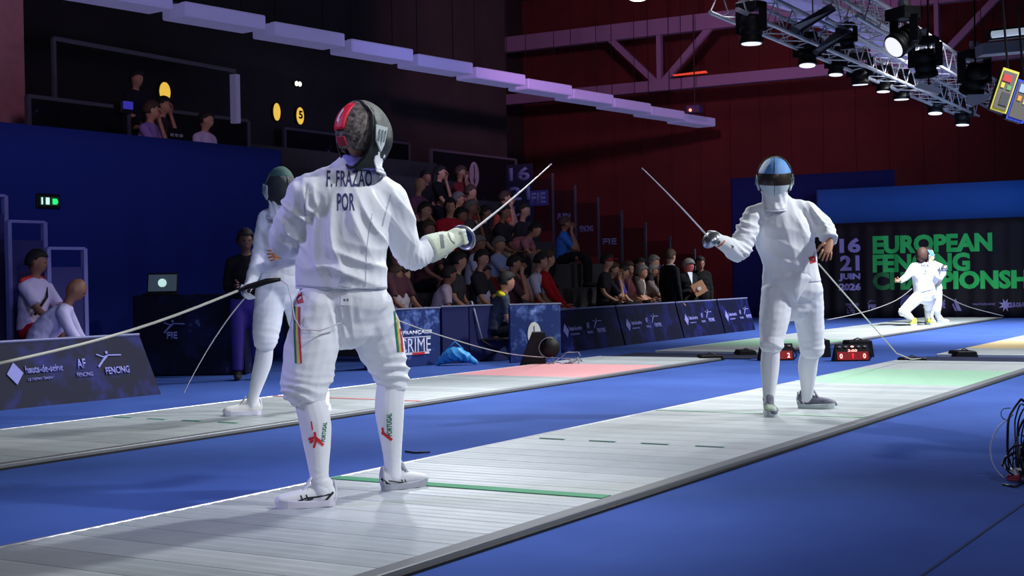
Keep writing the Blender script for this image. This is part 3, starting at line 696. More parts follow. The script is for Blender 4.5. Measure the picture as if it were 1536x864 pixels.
truss(TA0, TA1, .36, 'left of the two aluminium lighting trusses, row of hanging lamps below')
TB0, TB1 = G(1262, 4, 4.85), G(1515, 158, 4.85)
truss(TB0, TB1, .42, 'right aluminium lighting truss carrying the largest dark lamps')
truss(G(1180, -35, 5.4), G(1345, 45, 5.4), .36, 'short upper aluminium truss between the other two at the top')
M_lensoff = mat('lamp_lens', (225, 225, 232), 0.3, emit=1.1)
def fixture(px, py, wpx, d, label, tilt=0.0, yaw=0.0, lens=True, grp='moving head lamps'):
    c0 = P(px, py, d); s = wpx * d / F_PX / .42
    t = thing('moving_head_lamp', c0, label, 'stage lamp')
    Rm = rotz(yaw); X = Rm @ Vector((1, 0, 0)); Yv = Rm @ Vector((0, 1, 0))
    R = Matrix((X, Yv, UPV)).transposed()
    def W(x, y, z): return c0 + (X * x + Yv * y + UPV * z) * s
    bm = BM(); box(bm, W(0, 0, .33), (.34 * s, .26 * s, .11 * s), R, .015); obj('base_box', bm, M_black, t)
    bm = BM()
    bm.free()
    for sx in (-1, 1):
        bm = BM(); bar(bm, W(sx * .185, 0, .3), W(sx * .185, 0, -.02), .1 * s, .035 * s); obj('yoke_arm', bm, M_black, t)
    ax = (-UPV + Yv * math.tan(tilt)).normalized()
    bm = BM(); o_ = W(0, 0, .02)
    prof = [(-.2, .06), (-.19, .12), (-.08, .15), (-.07, .135), (-.03, .135), (-.02, .15), (.06, .15), (.07, .14), (.1, .14), (.11, .155), (.17, .16), (.18, .15)]
    tube(bm, [o_ + ax * a_ * s for a_, _ in prof], [r_ * s for _, r_ in prof], 18); obj('lamp_head', bm, M_black, t, True)
    bm = BM(); tube(bm, [o_ + ax * .175 * s, o_ + ax * .19 * s], [.135 * s, .13 * s], 18); obj('lens', bm, M_lensoff if lens else mat('lens_dim', (120, 126, 140), .3, emit=.25), t)
    bm = BM(); box(bm, W(0, 0, .43), (.07 * s, .1 * s, .1 * s), R, .008); tube(bm, [W(-.05, 0, .47), W(.05, 0, .47)], .04 * s, 8); obj('clamp', bm, M_trussm, t)
    return t
fx = [(1127, 47, 48, 18.2), (1211, 84, 38, 21), (1254, 100, 32, 22.5), (1290, 113, 36, 23.5), (1325, 126, 30, 25), (1352, 136, 34, 26.2), (1403, 158, 32, 28.5), (1444, 176, 30, 30)]
nmv = ['large first hanging lamp of the left truss, left of all others', 'second hanging lamp of the left truss', 'third hanging lamp of the left truss, narrow', 'fourth hanging lamp of the left truss', 'fifth hanging lamp of the left truss, narrow', 'sixth hanging lamp of the left truss', 'seventh hanging lamp, right of a gap in the row', 'last and lowest hanging lamp of the left truss against the red wall']
for (px, py, wp, d_), lb in zip(fx, nmv): fixture(px, py, wp, d_, lb, tilt=random.uniform(-.15, .15), yaw=random.uniform(-.4, .4))
fixture(1356, 62, 52, 17.5, 'big black lamp pointing its lit lens at the camera', tilt=1.0, yaw=PI * .8)
fixture(1388, 98, 46, 18.5, 'big black lamp hanging just behind the lamp with lit lens', tilt=.3, lens=False)
fixture(1462, 122, 50, 19.5, 'large dark lamp near the right end of the right truss', tilt=.5, yaw=.8, lens=False)
fixture(1270, 62, 30, 21, 'small dark lamp between the two trusses', tilt=.2, lens=False)
M_flap = mat('flap_grey', (150, 150, 160), .5, .2)
def flap(pts, d0, d1, label):
    bm = BM(); n = len(pts); q = [P(x, y, d0 + (d1 - d0) * i / (n - 1)) for i, (x, y) in enumerate(pts)]
    a = [bm.verts.new(p) for p in q]; b = [bm.verts.new(p + UPV * .03 + FWD * .02) for p in q]
    bm.faces.new(a); bm.faces.new(b[::-1])
    for k in range(n): bm.faces.new((a[k], b[k], b[(k + 1) % n], a[(k + 1) % n]))
    return tag(obj('reflector_flap', bm, M_flap if 0 else mat('flap_dark', (70, 70, 82), .4, .3)), label, 'reflector')
flap([(1183, 45), (1195, 52), (1254, 16), (1246, 8)], 19, 20, 'long dark reflector wing nearest the top left of the trusses')
flap([(1219, 80), (1226, 84), (1277, 50), (1262, 42)], 20, 21, 'second dark reflector wing below the first')
def cpad(pts, d, label):
    bm = BM(); q = [P(x, y, d) for x, y in pts]; a = [bm.verts.new(p) for p in q]; b = [bm.verts.new(p + FWD * .05) for p in q]; n = len(q)
    bm.faces.new(a); bm.faces.new(b[::-1])
    for k in range(n): bm.faces.new((a[k], b[k], b[(k + 1) % n], a[(k + 1) % n]))
    t = thing('lamp_flap', q[0], label, 'lamp flap'); obj('flap_plate', bm, mat('flap_white', (190, 192, 204), .6), t)
    bm = BM(); cq = sum(q, Vector()) / n; tube(bm, [cq + FWD * .02, cq + FWD * .02 + UPV * (9.48 - cq.z)], .012, 5); obj('flap_arm', bm, M_black, t); return t
cpad([(1452, 142), (1484, 141), (1478, 152), (1458, 160), (1450, 156)], 19.4, 'pale flap hanging under the large lamp at right')
cpad([(1380, 124), (1415, 133), (1408, 142), (1372, 130)], 18.4, 'pale flap under the second big lamp')
# coloured hanging monitors
def monitor(px, py, w, h, d, ang, frame, label, blocks):
    c0 = P(px, py, d); U = (RGT * math.cos(ang) + UPV * math.sin(ang)); V = (UPV * math.cos(ang) - RGT * math.sin(ang)); N = U.cross(V)
    t = thing('hanging_monitor', c0, label, 'monitor'); R = Matrix((U, -N, V)).transposed()
    bm = BM(); box(bm, c0 + FWD * .06, (w, .1, h), R, .01); obj('housing', bm, M_black, t)
    bm = BM(); box(bm, c0, (w, .02, h), R); obj('frame', bm, mat('mon_' + frame[0], frame[1], .5, emit=.35), t)
    bm = BM(); box(bm, c0 - FWD * .012, (w * .82, .02, h * .88), R); sc = obj('screen', bm, mat('mon_grey', (92, 88, 84), .5, emit=.25), t)
    for (u, v, bw, bh, col) in blocks:
        bm = BM(); box(bm, c0 - FWD * .026 + U * u * w + V * v * h, (bw * w, .008, bh * h), R); obj('screen_tile', bm, mat('tile_%d_%d_%d' % col, col, .5, emit=.5), sc)
    bm = BM(); tube(bm, [c0 + FWD * .06 + V * h * .4, c0 + FWD * .06 + UPV * 1.2], .015, 5); obj('hanger', bm, M_black, t)
monitor(1507, 136, .2, .52, 17, -.33, ('yellow', (190, 180, 70)), 'tilted yellow framed monitor hanging at the right end of the truss', [(-.1, .28, .5, .16, (170, 50, 50)), (-.25, .1, .2, .12, (190, 170, 60)), (.15, .08, .25, .1, (90, 140, 90)), (.1, -.2, .5, .3, (60, 60, 64))])
monitor(1531, 152, .22, .5, 17.3, -.33, ('blue', (50, 70, 190)), 'tilted blue framed monitor cut by the right picture edge', [(0, .3, .6, .2, (150, 170, 220)), (-.15, .05, .2, .12, (210, 140, 60)), (.2, 0, .2, .12, (190, 180, 80))])
t = thing('tube_lamp', P(1515, 52, 18), 'long horizontal white tube lamp at the right top edge', 'lamp')
bm = BM(); tube(bm, [P(1488, 52, 18), P(1560, 44, 18)], .045, 8); obj('tube', bm, mat('tube_white', (190, 205, 225), .5, emit=.5), t)
bm = BM(); bar(bm, P(1482, 53, 18.1), P(1560, 45, 18.1), .12, .14); obj('bracket', bm, M_black, t)
t = thing('air_duct', P(1500, 72, 19), 'grey boxed air duct below the tube lamp at right', 'duct')
bm = BM(); bar(bm, P(1468, 76, 19), P(1580, 66, 19), .3, .15); obj('duct_body', bm, mat('duct_grey', (140, 140, 152), .6), t)
# ================================================================ PEOPLE
def V3(*a): return Vector(a)
def head_verts(bm, c, f, u, sc=1.0, sub=3):
    f = Vector(f).normalized(); u = Vector(u); s = f.cross(u).normalized(); u = s.cross(f).normalized()
    g = bmesh.ops.create_icosphere(bm, subdivisions=sub, radius=1.0)['verts']
    for v in g:
        x, y, z = v.co                                   # x forward, y side, z up
        jaw = 1 - 0.32 * max(0, -z) ** 1.3
        px = x * 0.098; py = y * 0.076 * jaw; pz = z * 0.122
        if x > 0:
            px += 0.024 * math.exp(-((y / 0.16) ** 2 + ((z + 0.12) / 0.20) ** 2)) + 0.010 * math.exp(-((y / 0.3) ** 2 + ((z + 0.85) / 0.25) ** 2)) \
                + 0.007 * math.exp(-((y / 0.3) ** 2 + ((z + 0.48) / 0.1) ** 2)) - 0.010 * math.exp(-(((abs(y) - 0.36) / 0.16) ** 2 + ((z - 0.06) / 0.12) ** 2)) + 0.005 * math.exp(-((z - 0.26) / 0.12) ** 2)
        v.co = Vector(c) + (f * px + s * py + u * pz) * sc
    for sd in (-1, 1):
        ball(bm, Vector(c) + (s * sd * 0.076 - f * 0.008 - u * 0.008) * sc, (0.010 * sc, 0.018 * sc, 0.030 * sc), Matrix((s, f, u)).transposed(), 2)
def fingers(bm, palm_end, d, n, side, sc=1.0, curl=0.5, thumb=True, splay=0.12):
    """four unequal jointed fingers and a thumb; d along the palm, n towards the palm side, side towards the thumb"""
    d = Vector(d).normalized(); side = (Vector(side) - d * Vector(side).dot(d)).normalized(); n = d.cross(side) if d.cross(side).dot(Vector(n)) > 0 else side.cross(d)
    for i, (L, r) in enumerate(((.072, .0088), (.080, .0092), (.075, .0088), (.060, .0078))):
        base = Vector(palm_end) + side * (0.030 - 0.020 * i) * sc - d * 0.012 * sc
        dd = (d + side * splay * (1.5 - i)).normalized(); pts = [base]; a = curl * .35
        for k, fr in enumerate((.45, .32, .26)):
            q = dd * math.cos(a) + n * math.sin(a); pts.append(pts[-1] + q * L * fr * sc); a += curl
        rr = [r * sc, r * sc * .95, r * sc * .88, r * sc * .7]
        tube(bm, pts + [pts[-1] + (pts[-1] - pts[-2]) * .15], rr + [r * sc * .35], 7)
    if thumb:
        b = Vector(palm_end) - d * .062 * sc + side * .032 * sc; q = (side * .75 + d * .65 + n * .35).normalized()
        q2 = (side * .25 + d * .85 + n * (.3 + curl * .5)).normalized()
        tube(bm, [b - q * .01 * sc, b + q * .034 * sc, b + q * .034 * sc + q2 * .03 * sc, b + q * .034 * sc + q2 * .048 * sc], [.0125 * sc, .011 * sc, .0095 * sc, .005 * sc], 7)
def norm(v): return Vector(v).normalized()
def shoe(J, sd, parent, m_up, m_sole, z0, sc=1.0, vox=.008, name='shoe', pitch=0.0):
    an = J['an' + sd]; td = Vector(J['toe' + sd]); td.z = 0; td.normalize(); sc_ = sc
    heel = V3(an.x, an.y, z0) - td * .056 * sc
    s = td.cross(UPV); bm = BM(); Rr = (.0, .10, .30, .55, .8, .95, 1.0); Wd = (.024, .031, .032, .037, .041, .037, .024); Hh = (.080, .090, .086, .074, .060, .048, .034)
    pts = [heel + td * (.258 * t * sc) + UPV * (.018 * sc + h * .42 * sc) for t, h in zip(Rr, Hh)]
    loft(bm, pts, [(w * sc, h * .5 * sc) for w, h in zip(Wd, Hh)], UPV, 14, 4)
    loft(bm, [V3(an.x, an.y, z0 + .045 * sc), V3(an.x, an.y, z0 + .08 * sc) - td * .004, V3(an.x, an.y, z0 + .112 * sc) - td * .006], [(.036 * sc, .046 * sc), (.037 * sc, .047 * sc), (.040 * sc, .049 * sc)], td, 14, 3)
    o = skinify(name, bm, vox * sc, m_up, parent, 3)
    me = o.data
    for v in me.vertices:
        if v.co.z < z0 + .018 * sc: v.co.z = z0 + .018 * sc
    bm = BM(); N = 28; lo = []; hi = []
    for k in range(N):
        a = 2 * PI * k / N; t = .5 - .5 * math.cos(a); xx = -.008 + .274 * t; ww = float(np.interp(t, Rr, (.030, .041, .040, .048, .050, .042, .022))) * (1 if math.sin(a) >= 0 else -1) * min(1, abs(math.sin(a)) ** .45 + .0)
        p = heel + td * xx * sc + s * ww * sc
        lo.append(bm.verts.new(p + UPV * .001)); hi.append(bm.verts.new(p + UPV * (.028 + .010 * max(0, -math.cos(a)) + .006 * math.cos(a) ** 2) * sc + (heel + td * .13 * sc - p) * -.02))
    for k in range(N): bm.faces.new((lo[k], lo[(k + 1) % N], hi[(k + 1) % N], hi[k]))
    bm.faces.new(hi); bm.faces.new(lo[::-1])
    obj('sole', bm, m_sole, o)
    bm = BM(); q0 = heel + td * .125 * sc; loft(bm, [q0 + UPV * .075 * sc + td * .02, q0 + UPV * .098 * sc, q0 + UPV * .125 * sc - td * .016], [(.020 * sc, .007), (.024 * sc, .007), (.026 * sc, .006)], td, 12, 3); obj('tongue', bm, m_up, o, True)
    bm = BM(); loft(bm, [heel - td * .004 + UPV * .03, heel - td * .010 + UPV * .07, heel - td * .006 + UPV * .112 * sc], [(.022, .010), (.020, .009), (.014, .006)], td, 12, 3); obj('heel_counter', bm, m_sole, o, True)
    bm = BM()
    for k in range(4):
        cp = heel + td * (.12 + .026 * k) * sc + UPV * (.092 - .009 * k) * sc
        tube(bm, [cp - s * .022 * sc - UPV * .012 * sc, cp, cp + s * .022 * sc - UPV * .012 * sc], .004 * sc, 5)
    obj('laces', bm, m_sole, o)
    return o

def fencer_body(root, J, front, sc, vox, clothes, finger_sides=(), m_skin=None):
    """continuous anatomical body under the suit"""
    m_skin = m_skin or M_skin; bm = BM(); F = Vector(front)
    loft(bm, [J['pel'] - UPV * .06, J['pel'], J['waist'], J['chest'], J['top']], [(.13, .09), (.145, .1), (.125, .09), (.15, .1), (.10, .07)], F, 14, 4)
    loft(bm, [J['shL'], J['top'], J['shR']], [.05, .07, .05], F, 12, 4)
    loft(bm, [J['top'] - UPV * .02, J['neck'], J['head'] - norm(J['hu']) * .06], [.06, .052, .05], F, 12, 4)
    head_verts(bm, J['head'], J['hf'], J['hu'], sc)
    ex = BM()
    for sd in 'LR':
        loft(bm, [J['sh' + sd], J['el' + sd], J['wr' + sd]], [.05, .038, .026], F, 12, 5)
        hd = norm(J['ha' + sd] - J['wr' + sd]); n = Vector(J.get('pn' + sd, -F)); side = Vector(J.get('th' + sd, UPV))
        side = (side - hd * side.dot(hd)).normalized(); nn = hd.cross(side)
        loft(bm, [J['wr' + sd], J['wr' + sd] + hd * .05 * sc, J['wr' + sd] + hd * .095 * sc], [(.027, .018), (.038, .016), (.037, .012)], nn, 12, 4)
        if not (sd == 'R'): fingers(ex, J['wr' + sd] + hd * .1 * sc, hd, n, side, sc, J.get('curl' + sd, .5))
        loft(bm, [J['hip' + sd], J['kn' + sd], J['kn' + sd] + (J['an' + sd] - J['kn' + sd]) * .3, J['an' + sd]], [.078, .043, .043, .032], F, 12, 5)
        td = norm(J['toe' + sd]); loft(bm, [J['an' + sd] - td * .03 - UPV * .03, J['an' + sd] + td * .07 - UPV * .045, J['an' + sd] + td * .15 - UPV * .055], [(.024, .03), (.030, .022), (.022, .012)], UPV, 10, 3)
    return skinify('body', bm, max(vox, .012), m_skin, root, 2, ex)

def build_mask(root, J, sc, front_mats, style, vox=.006):
    """fencing mask: mesh dome over face and temples, rim, white bib, strap"""
    f = norm(J['hf']); u = Vector(J['hu']); s = f.cross(u).normalized(); u = s.cross(f).normalized(); c = J['head'] - u * .01
    R3 = Matrix((f, s, u)).transposed()
    def shell(k=1.0, cutf=-.012, off=0.0):
        bm = BM(); g = bmesh.ops.create_uvsphere(bm, u_segments=44, v_segments=30, radius=1.0)['verts']
        for v in g:
            x, y, z = v.co; jaw = 1 - .30 * max(0, -z) ** 1.6
            fx = (.172 if x > 0 else .14) * (1 - .10 * abs(z) ** 2); lx = x * fx; ly = y * .126 * jaw; lz = z * .166 - .004
            if x > 0 and z < -.3: lx += .012 * (-z - .3)
            v.co = V3(lx, ly, lz) * k
        dead = [v for v in bm.verts if v.co.x < cutf + .28 * max(0, v.co.z * .25) - (.02 if v.co.z > .1 else 0)]
        bmesh.ops.delete(bm, geom=dead, context='VERTS'); return bm
    bm = shell(1.0, -.045 if style == 'back' else -.012)
    polys = []
    rim = [e for e in bm.edges if e.is_boundary]
    # ordered boundary
    pts = []
    if rim:
        e = rim[0]; v = e.verts[0]; start = v; seen = set()
        while True:
            pts.append(v.co.copy()); seen.add(v); nx = None
            for e in v.link_edges:
                if e.is_boundary:
                    o2 = e.other_vert(v)
                    if o2 not in seen: nx = o2; break
            if nx is None: break
            v = nx
    for fc in bm.faces:
        z = sum(v.co.z for v in fc.verts) / len(fc.verts); x = sum(v.co.x for v in fc.verts) / len(fc.verts)
        fc.material_index = 0
        if style == 'tricolour': fc.material_index = 3 if x < (.03 if z > 0 else .065) else (1 if z > .050 else (0 if z > -.045 else 2))
        if style == 'bicolour': fc.material_index = 1 if z > .0 else 2
    W = lambda p: c + R3 @ (Vector(p) * sc)
    for v in bm.verts: v.co = W(v.co)
    o = obj('mask_mesh', bm, front_mats, root, True)
    md = o.modifiers.new('s', 'SOLIDIFY'); md.thickness = .004; md.offset = 1; evaluated(o)
    if len(pts) > 8:
        sm = [sum((pts[(i + k) % len(pts)] for k in (-2, -1, 0, 1, 2)), Vector()) / 5 for i in range(len(pts))]
        bm = BM(); tube(bm, [W(p) for p in sm] + [W(sm[0]), W(sm[1])], J.get('rimr', .0075) * sc, 6); obj('mask_rim', bm, J.get('rimm', M_black), o, True)
    # vertical seam
    bm = BM(); tube(bm, [W((.172 * math.cos(a) * (1 - .1 * math.sin(a) ** 2) + .002, 0, .166 * math.sin(a) - .004)) for a in [(-1.2 + 2.5 * k / 16) for k in range(17)]], .0022, 5); obj('mask_seam', bm, front_mats[0], o, True)
    # bib: quilted cloth wrapping throat below and behind the mesh
    bm = BM(); rows = 9; N = 30; g = []; bl = J.get('bib', .175)
    for j in range(rows):
        t = j / (rows - 1); row = []
        for k in range(N + 1):
            a = -1.5 + 3.0 * k / N
            z = -.045 - bl * t - .03 * math.cos(a) * (1 - t) * 1.6
            wv = .004 * math.sin(t * 22 + k * .5) + .004 * math.sin(k * 1.1 + t * 6)
            rf = .118 - .025 * math.sin(PI * t) + .010 * t; rs_ = .098 - .012 * math.sin(PI * t)
            row.append(bm.verts.new(W((math.cos(a) * (rf + wv) + .014, math.sin(a) * (rs_ + wv), z))))
        g.append(row)
    for j in range(rows - 1):
        for k in range(N): bm.faces.new((g[j][k], g[j][k + 1], g[j + 1][k + 1], g[j + 1][k]))
    ob = obj('bib', bm, M_white, o, True); md = ob.modifiers.new('s', 'SOLIDIFY'); md.thickness = .008 * sc; md.offset = 0; evaluated(ob)
    bm = BM(); tube(bm, [W((math.cos(a) * .130 + .014, math.sin(a) * .1, -.049 - bl)) for a in [-1.5 + 3.0 * k / 24 for k in range(25)]], .006 * sc, 6); obj('bib_hem', bm, M_white, ob, True)
    # cheek tabs, back strap
    for sd in (-1, 1):
        bm = BM(); n = 5; q = []
        pl = [(-.030, .03), (.045, .03), (.046, -.05), (.030, -.085), (-.022, -.04)]
        a = [bm.verts.new(W((x, sd * (.127 if z > -.05 else .108), z))) for x, z in pl]; b = [bm.verts.new(W((x, sd * (.135 if z > -.05 else .118), z))) for x, z in pl]
        bm.faces.new(a); bm.faces.new(b[::-1])
        for k in range(5): bm.faces.new((a[k], b[k], b[(k + 1) % 5], a[(k + 1) % 5]))
        tb = obj('cheek_tab', bm, mat('tab_grey', (205, 214, 216), .6), o)
        bm = BM()
        for k in range(3): tube(bm, [W((-.015 + .018 * k, sd * .138, -.045)), W((-.005 + .018 * k, sd * .138, .012))], .003, 5)
        obj('tab_mark', bm, mat('tab_mark', (110, 122, 128), .6), tb)
    if style == 'back':
        # red tongue pad from crown down the back of the head, lower band, white edge
        def arc(zlo, zhi, y0, y1, name, m, mk=1.0):
            bm = BM(); g = []
            for j in range(11):
                zz = zlo + (zhi - zlo) * j / 10; row = []
                for k in range(7):
                    ty = k / 6; edge = 1 - .18 * (abs(j - 5) / 5) ** 3; yy = (y0 + y1) / 2 + (y1 - y0) * (ty - .5) * edge
                    xx = -math.sqrt(max(0, 1 - (zz / .140) ** 2 - (yy / .094) ** 2)) * .118 * mk
                    row.append(bm.verts.new(W((xx, yy, zz + .012))))
                g.append(row)
            for j in range(10):
                for k in range(6): bm.faces.new((g[j][k], g[j][k + 1], g[j + 1][k + 1], g[j + 1][k]))
            ob = obj(name, bm, m, o, True); md = ob.modifiers.new('s', 'SOLIDIFY'); md.thickness = .010; md.offset = 0; evaluated(ob); return ob
        yo = J.get('tongue', 0.0)
        pad = arc(-.015, .118, yo - .036, yo + .034, 'strap_pad', mat('strap_red', (225, 24, 60), .55), 1.17)
        arc(-.085, -.045, yo - .02, yo + .03, 'neck_band', mat('strap_darkred', (150, 22, 52), .6), 1.16)
        mk = stroke_poly([(-.009, -.028), (.0, .03)], .006) + stroke_poly([(-.004, -.03), (.005, .02)], .006) + stroke_poly([(-.012, -.02), (.006, -.032)], .004) + [[(-.014, -.03), (.004, -.044), (.006, -.026)]]
        conform('pad_mark', poly_bm(*mk), W((-.25, yo, .07)), s, u, f, bvh_of(pad), mat('mark_white', (235, 235, 240), .6), pad, .002, .01)
    else:
        bm = BM(); tube(bm, [W((.02 - .145 * math.sin(a), .122 * math.cos(a), .03)) for a in [PI * k / 14 for k in range(15)]], .010, 6); obj('back_strap', bm, J.get('strapm', M_black), o, True)
    return o

def epee(guard_c, tip, hand_dir, label, loc, bend=0.03, bowl_r=.067, handle_dir=None, open_mat=None):
    t = thing('epee', loc, label, 'sword')
    ax = norm(tip - guard_c); s = ax.cross(UPV).normalized(); u = s.cross(ax)
    bm = BM(); N = 28; g = []
    for j in range(9):
        a = j / 8 * 1.25; r = bowl_r * math.sin(a) / math.sin(1.25); x = .046 * (math.cos(a) - math.cos(1.25)) / (1 - math.cos(1.25)) - .040
        g.append([bm.verts.new(guard_c + ax * x + (s * math.cos(2 * PI * k / N) + u * math.sin(2 * PI * k / N)) * max(r, .004)) for k in range(N)])
    for j in range(8):
        for k in range(N): bm.faces.new((g[j][k], g[j][(k + 1) % N], g[j + 1][(k + 1) % N], g[j + 1][k]))
    bm.faces.new(g[0])
    ob = obj('bell_guard', bm, M_steel, t, True); md = ob.modifiers.new('s', 'SOLIDIFY'); md.thickness = .003; md.offset = 0; evaluated(ob)
    bm = BM(); tube(bm, [guard_c - ax * .040 + (s * math.cos(2 * PI * k / N) + u * math.sin(2 * PI * k / N)) * bowl_r for k in range(N + 2)], .003, 6); obj('guard_rim', bm, M_steel, ob, True)
    bm = BM(); tube(bm, [guard_c - ax * .030, guard_c - ax * .018], [.045, .03], 20); obj('guard_pad', bm, mat('pad_blue', (38, 62, 150), .7), t, True)
    L = (tip - guard_c).length; bm = BM(); n = 12
    pts = [guard_c + ax * L * k / n - UPV * bend * L * math.sin(PI * k / n * .8) * 0 + UPV * bend * 4 * (k / n) * (1 - k / n) for k in range(n + 1)]
    tube(bm, pts, [.0065 - .0035 * k / n for k in range(n + 1)], 6); obj('blade', bm, mat('blade_steel', (226, 218, 220), .3, .5), t, True)
    bm = BM(); tube(bm, [tip - ax * .022, tip], .0045, 8); obj('point', bm, M_steel, t)
    h = norm(handle_dir) if handle_dir is not None else -ax
    bm = BM(); p0 = guard_c - ax * .035
    tube(bm, [p0, p0 + h * .04, p0 + h * .09, p0 + h * .115], [.011, .014, .013, .007], 8)
    tube(bm, [p0 + h * .03, p0 + h * .035 + s * .03], [.008, .006], 6); tube(bm, [p0 + h * .05, p0 + h * .06 - s * .03], [.008, .006], 6)
    obj('pistol_grip', bm, M_black, t, True)
    return t

def suit(root, J, front, vox, R, fold_specs, thick=1.0, hem_in=None):
    F = Vector(front); k = thick
    bm = BM()
    loft(bm, [J['hem'], (J['hem'] + J['waist']) / 2, J['waist'], J['chest'], J['top'], J['neck']],
         [R['hem'], R.get('hem2', R['hem']), R['waist'], R['chest'], R['top'], R['neck']], F, 22, 5, (False, False))
    loft(bm, [J['shL'], J['top'], J['shR']], [R['sh'], R.get('shm', .085), R['sh']], F, 16, 5)
    for sd in 'LR':
        m1 = (J['sh' + sd] + J['el' + sd]) / 2; m2 = (J['el' + sd] * .5 + J['wr' + sd] * .5)
        loft(bm, [J['sh' + sd], m1, J['el' + sd], m2, J['wr' + sd]], R['arm' + sd] if 'arm' + sd in R else R['arm'], F, 16, 6, (True, False))
    ja = skinify('jacket', bm, vox, M_white, root, 4); folds(ja, fold_specs[0], .0016, 3)
    bm = BM()
    loft(bm, [J['pel'] + UPV * .1, J['pel'], J['pel'] - UPV * .09], [R['hipt'], R['hip'], (R['hip'][0] * .72, R['hip'][1] * .8)], F, 20, 5)
    for sd in 'LR':
        kn = J['kn' + sd]; an = J['an' + sd]; hp = J['hip' + sd]
        cuff = kn + (an - kn) * J.get('cuff', .16)
        bulge = J.get('bulge' + sd, V3(0, 0, 0))
        loft(bm, [hp, (hp + kn) / 2 + bulge * .5, kn * .9 + hp * .1 + bulge, kn, cuff], R['leg' + sd] if 'leg' + sd in R else R['leg'], F, 18, 6, (True, False))
    br = skinify('breeches', bm, vox, M_white, root, 4); folds(br, fold_specs[1], .0016, 5)
    for sd in 'LR':
        kn = J['kn' + sd]; an = J['an' + sd]; ax = an - kn; bk = -Vector(J.get('ff' + sd, F)) * .018
        bm = BM(); q = R.get('sock', (.056, .06, .052, .038, .036))
        loft(bm, [kn - ax * .02, kn + ax * .30 + bk, kn + ax * .52 + bk * .7, kn + ax * .85, an - UPV * .02], [(a, a * 1.06) for a in q], Vector(J.get('ff' + sd, F)), 16, 5, (True, True))
        so = skinify('sock', bm, max(vox * .8, .006), M_white2, root, 2); folds(so, [(an + V3(0, 0, .05), .07, (0, 0, 1), .028, .003)], .0004, 7)
        J['_sock' + sd] = so
    return ja, br

def glove(root, J, sd, m, gaunt=.055, fist=True, gripdir=None, vox=.006, length=.13):
    hd = norm(J['ha' + sd] - J['wr' + sd]); side = Vector(J.get('th' + sd, UPV)); side = (side - hd * side.dot(hd)).normalized(); nn = hd.cross(side)
    w = J['wr' + sd]; bm = BM(); ax = norm(w - J['el' + sd])
    loft(bm, [w - ax * length, w - ax * length * .5, w, w + hd * .045, w + hd * .085], [gaunt, gaunt * .93, gaunt * .80, (.046, .040), (.045, .038)], nn, 16, 5, (False, True))
    for i in range(4):
        base = w + hd * .08 + side * (.030 - .020 * i); q = nn
        loft(bm, [base, base + hd * .028, base + hd * .030 + q * .032, base + hd * .004 + q * .042], [.0125, .0125, .012, .0105], side, 8, 3)
    b = w + hd * .03 + side * .035
    loft(bm, [b, b + hd * .04 + side * .008 + nn * .01, b + hd * .07 - side * .002 + nn * .022], [.016, .014, .011], nn, 8, 3)
    o = skinify('glove', bm, vox, m, root, 2)
    folds(o, [(w - ax * .03, .08, ax, .022, .0035)], .0012, 11)
    return o

def hair_cap(root, J, sc, m, name='hair', low=-.35, fcut=.30, puff=1.0, sub=4, ears=False):
    f = norm(J['hf']); u = Vector(J['hu']); s = f.cross(u).normalized(); u = s.cross(f).normalized(); R3 = Matrix((f, s, u)).transposed()
    bm = BM(); g = bmesh.ops.create_icosphere(bm, subdivisions=sub, radius=1.0)['verts']; dead = []
    for v in g:
        x, y, z = v.co
        if (x > fcut and z < .42) or z < low - .2 * x or (ears and x > -.12 and z < .12): dead.append(v)
    bmesh.ops.delete(bm, geom=dead, context='VERTS')
    for v in bm.verts:
        x, y, z = v.co; k = puff * (1 + .035 * noise.noise(v.co * 6))
        v.co = J['head'] + R3 @ (V3(x * .112 - .004, y * .088 * (1 - .2 * max(0, -z)), z * .134 + .004) * sc * k)
    o = obj(name, bm, m, root, True); md = o.modifiers.new('s', 'SOLIDIFY'); md.thickness = .018 * sc; md.offset = -1; evaluated(o)
    return o
# ---------------------------------------------------------------- fencer 1 (seen from behind)
def base_of(*pts):
    c = sum((Vector(p) for p in pts), Vector()) / len(pts); c.z = 0; return c
PH = .030   # top of the planks
J = {}
J['head'] = P(541, 199, 6.62); J['hf'] = norm(RGT * .66 + FWD * .75 - UPV * .14); J['hu'] = UPV + RGT * -.02
J['neck'] = P(535, 242, 6.66); J['top'] = P(524, 270, 6.68); J['chest'] = P(519, 325, 6.68); J['waist'] = P(512, 392, 6.66); J['hem'] = P(512, 434, 6.66); J['pel'] = P(515, 458, 6.67)
J['shL'] = P(462, 288, 6.62); J['shR'] = P(583, 297, 6.76)
J['elL'] = P(428, 360, 6.72); J['wrL'] = P(455, 372, 6.93); J['haL'] = P(470, 366, 7.0)
J['elR'] = P(617, 384, 6.93); J['wrR'] = P(668, 364, 7.05); J['haR'] = P(692, 355, 7.12)
J['hipL'] = P(481, 458, 6.63); J['hipR'] = P(549, 458, 6.72)
J['knL'] = P(460, 588, 6.56); J['knR'] = P(588, 565, 6.92)
aL = P(482, 736, 6.50); aR = P(589, 716, 6.98)
J['anL'] = V3(aL.x, aL.y, PH + .085); J['anR'] = V3(aR.x, aR.y, PH + .085)
J['toeL'] = norm(-RGT * .97 - FWD * .22); J['toeR'] = norm(RGT * .72 + FWD * .62)
J['ffL'] = norm(-RGT * .9 + FWD * .1); J['ffR'] = norm(RGT * .6 + FWD * .7)
J['thR'] = UPV; J['thL'] = UPV; J['pnR'] = RGT; J['curlR'] = 1.1; J['bulgeL'] = -RGT * .012; J['bulgeR'] = RGT * .0; J['cuff'] = .13
J['tongue'] = .0; J['bib'] = .125
fr1 = norm(FWD * .98 + RGT * .18)
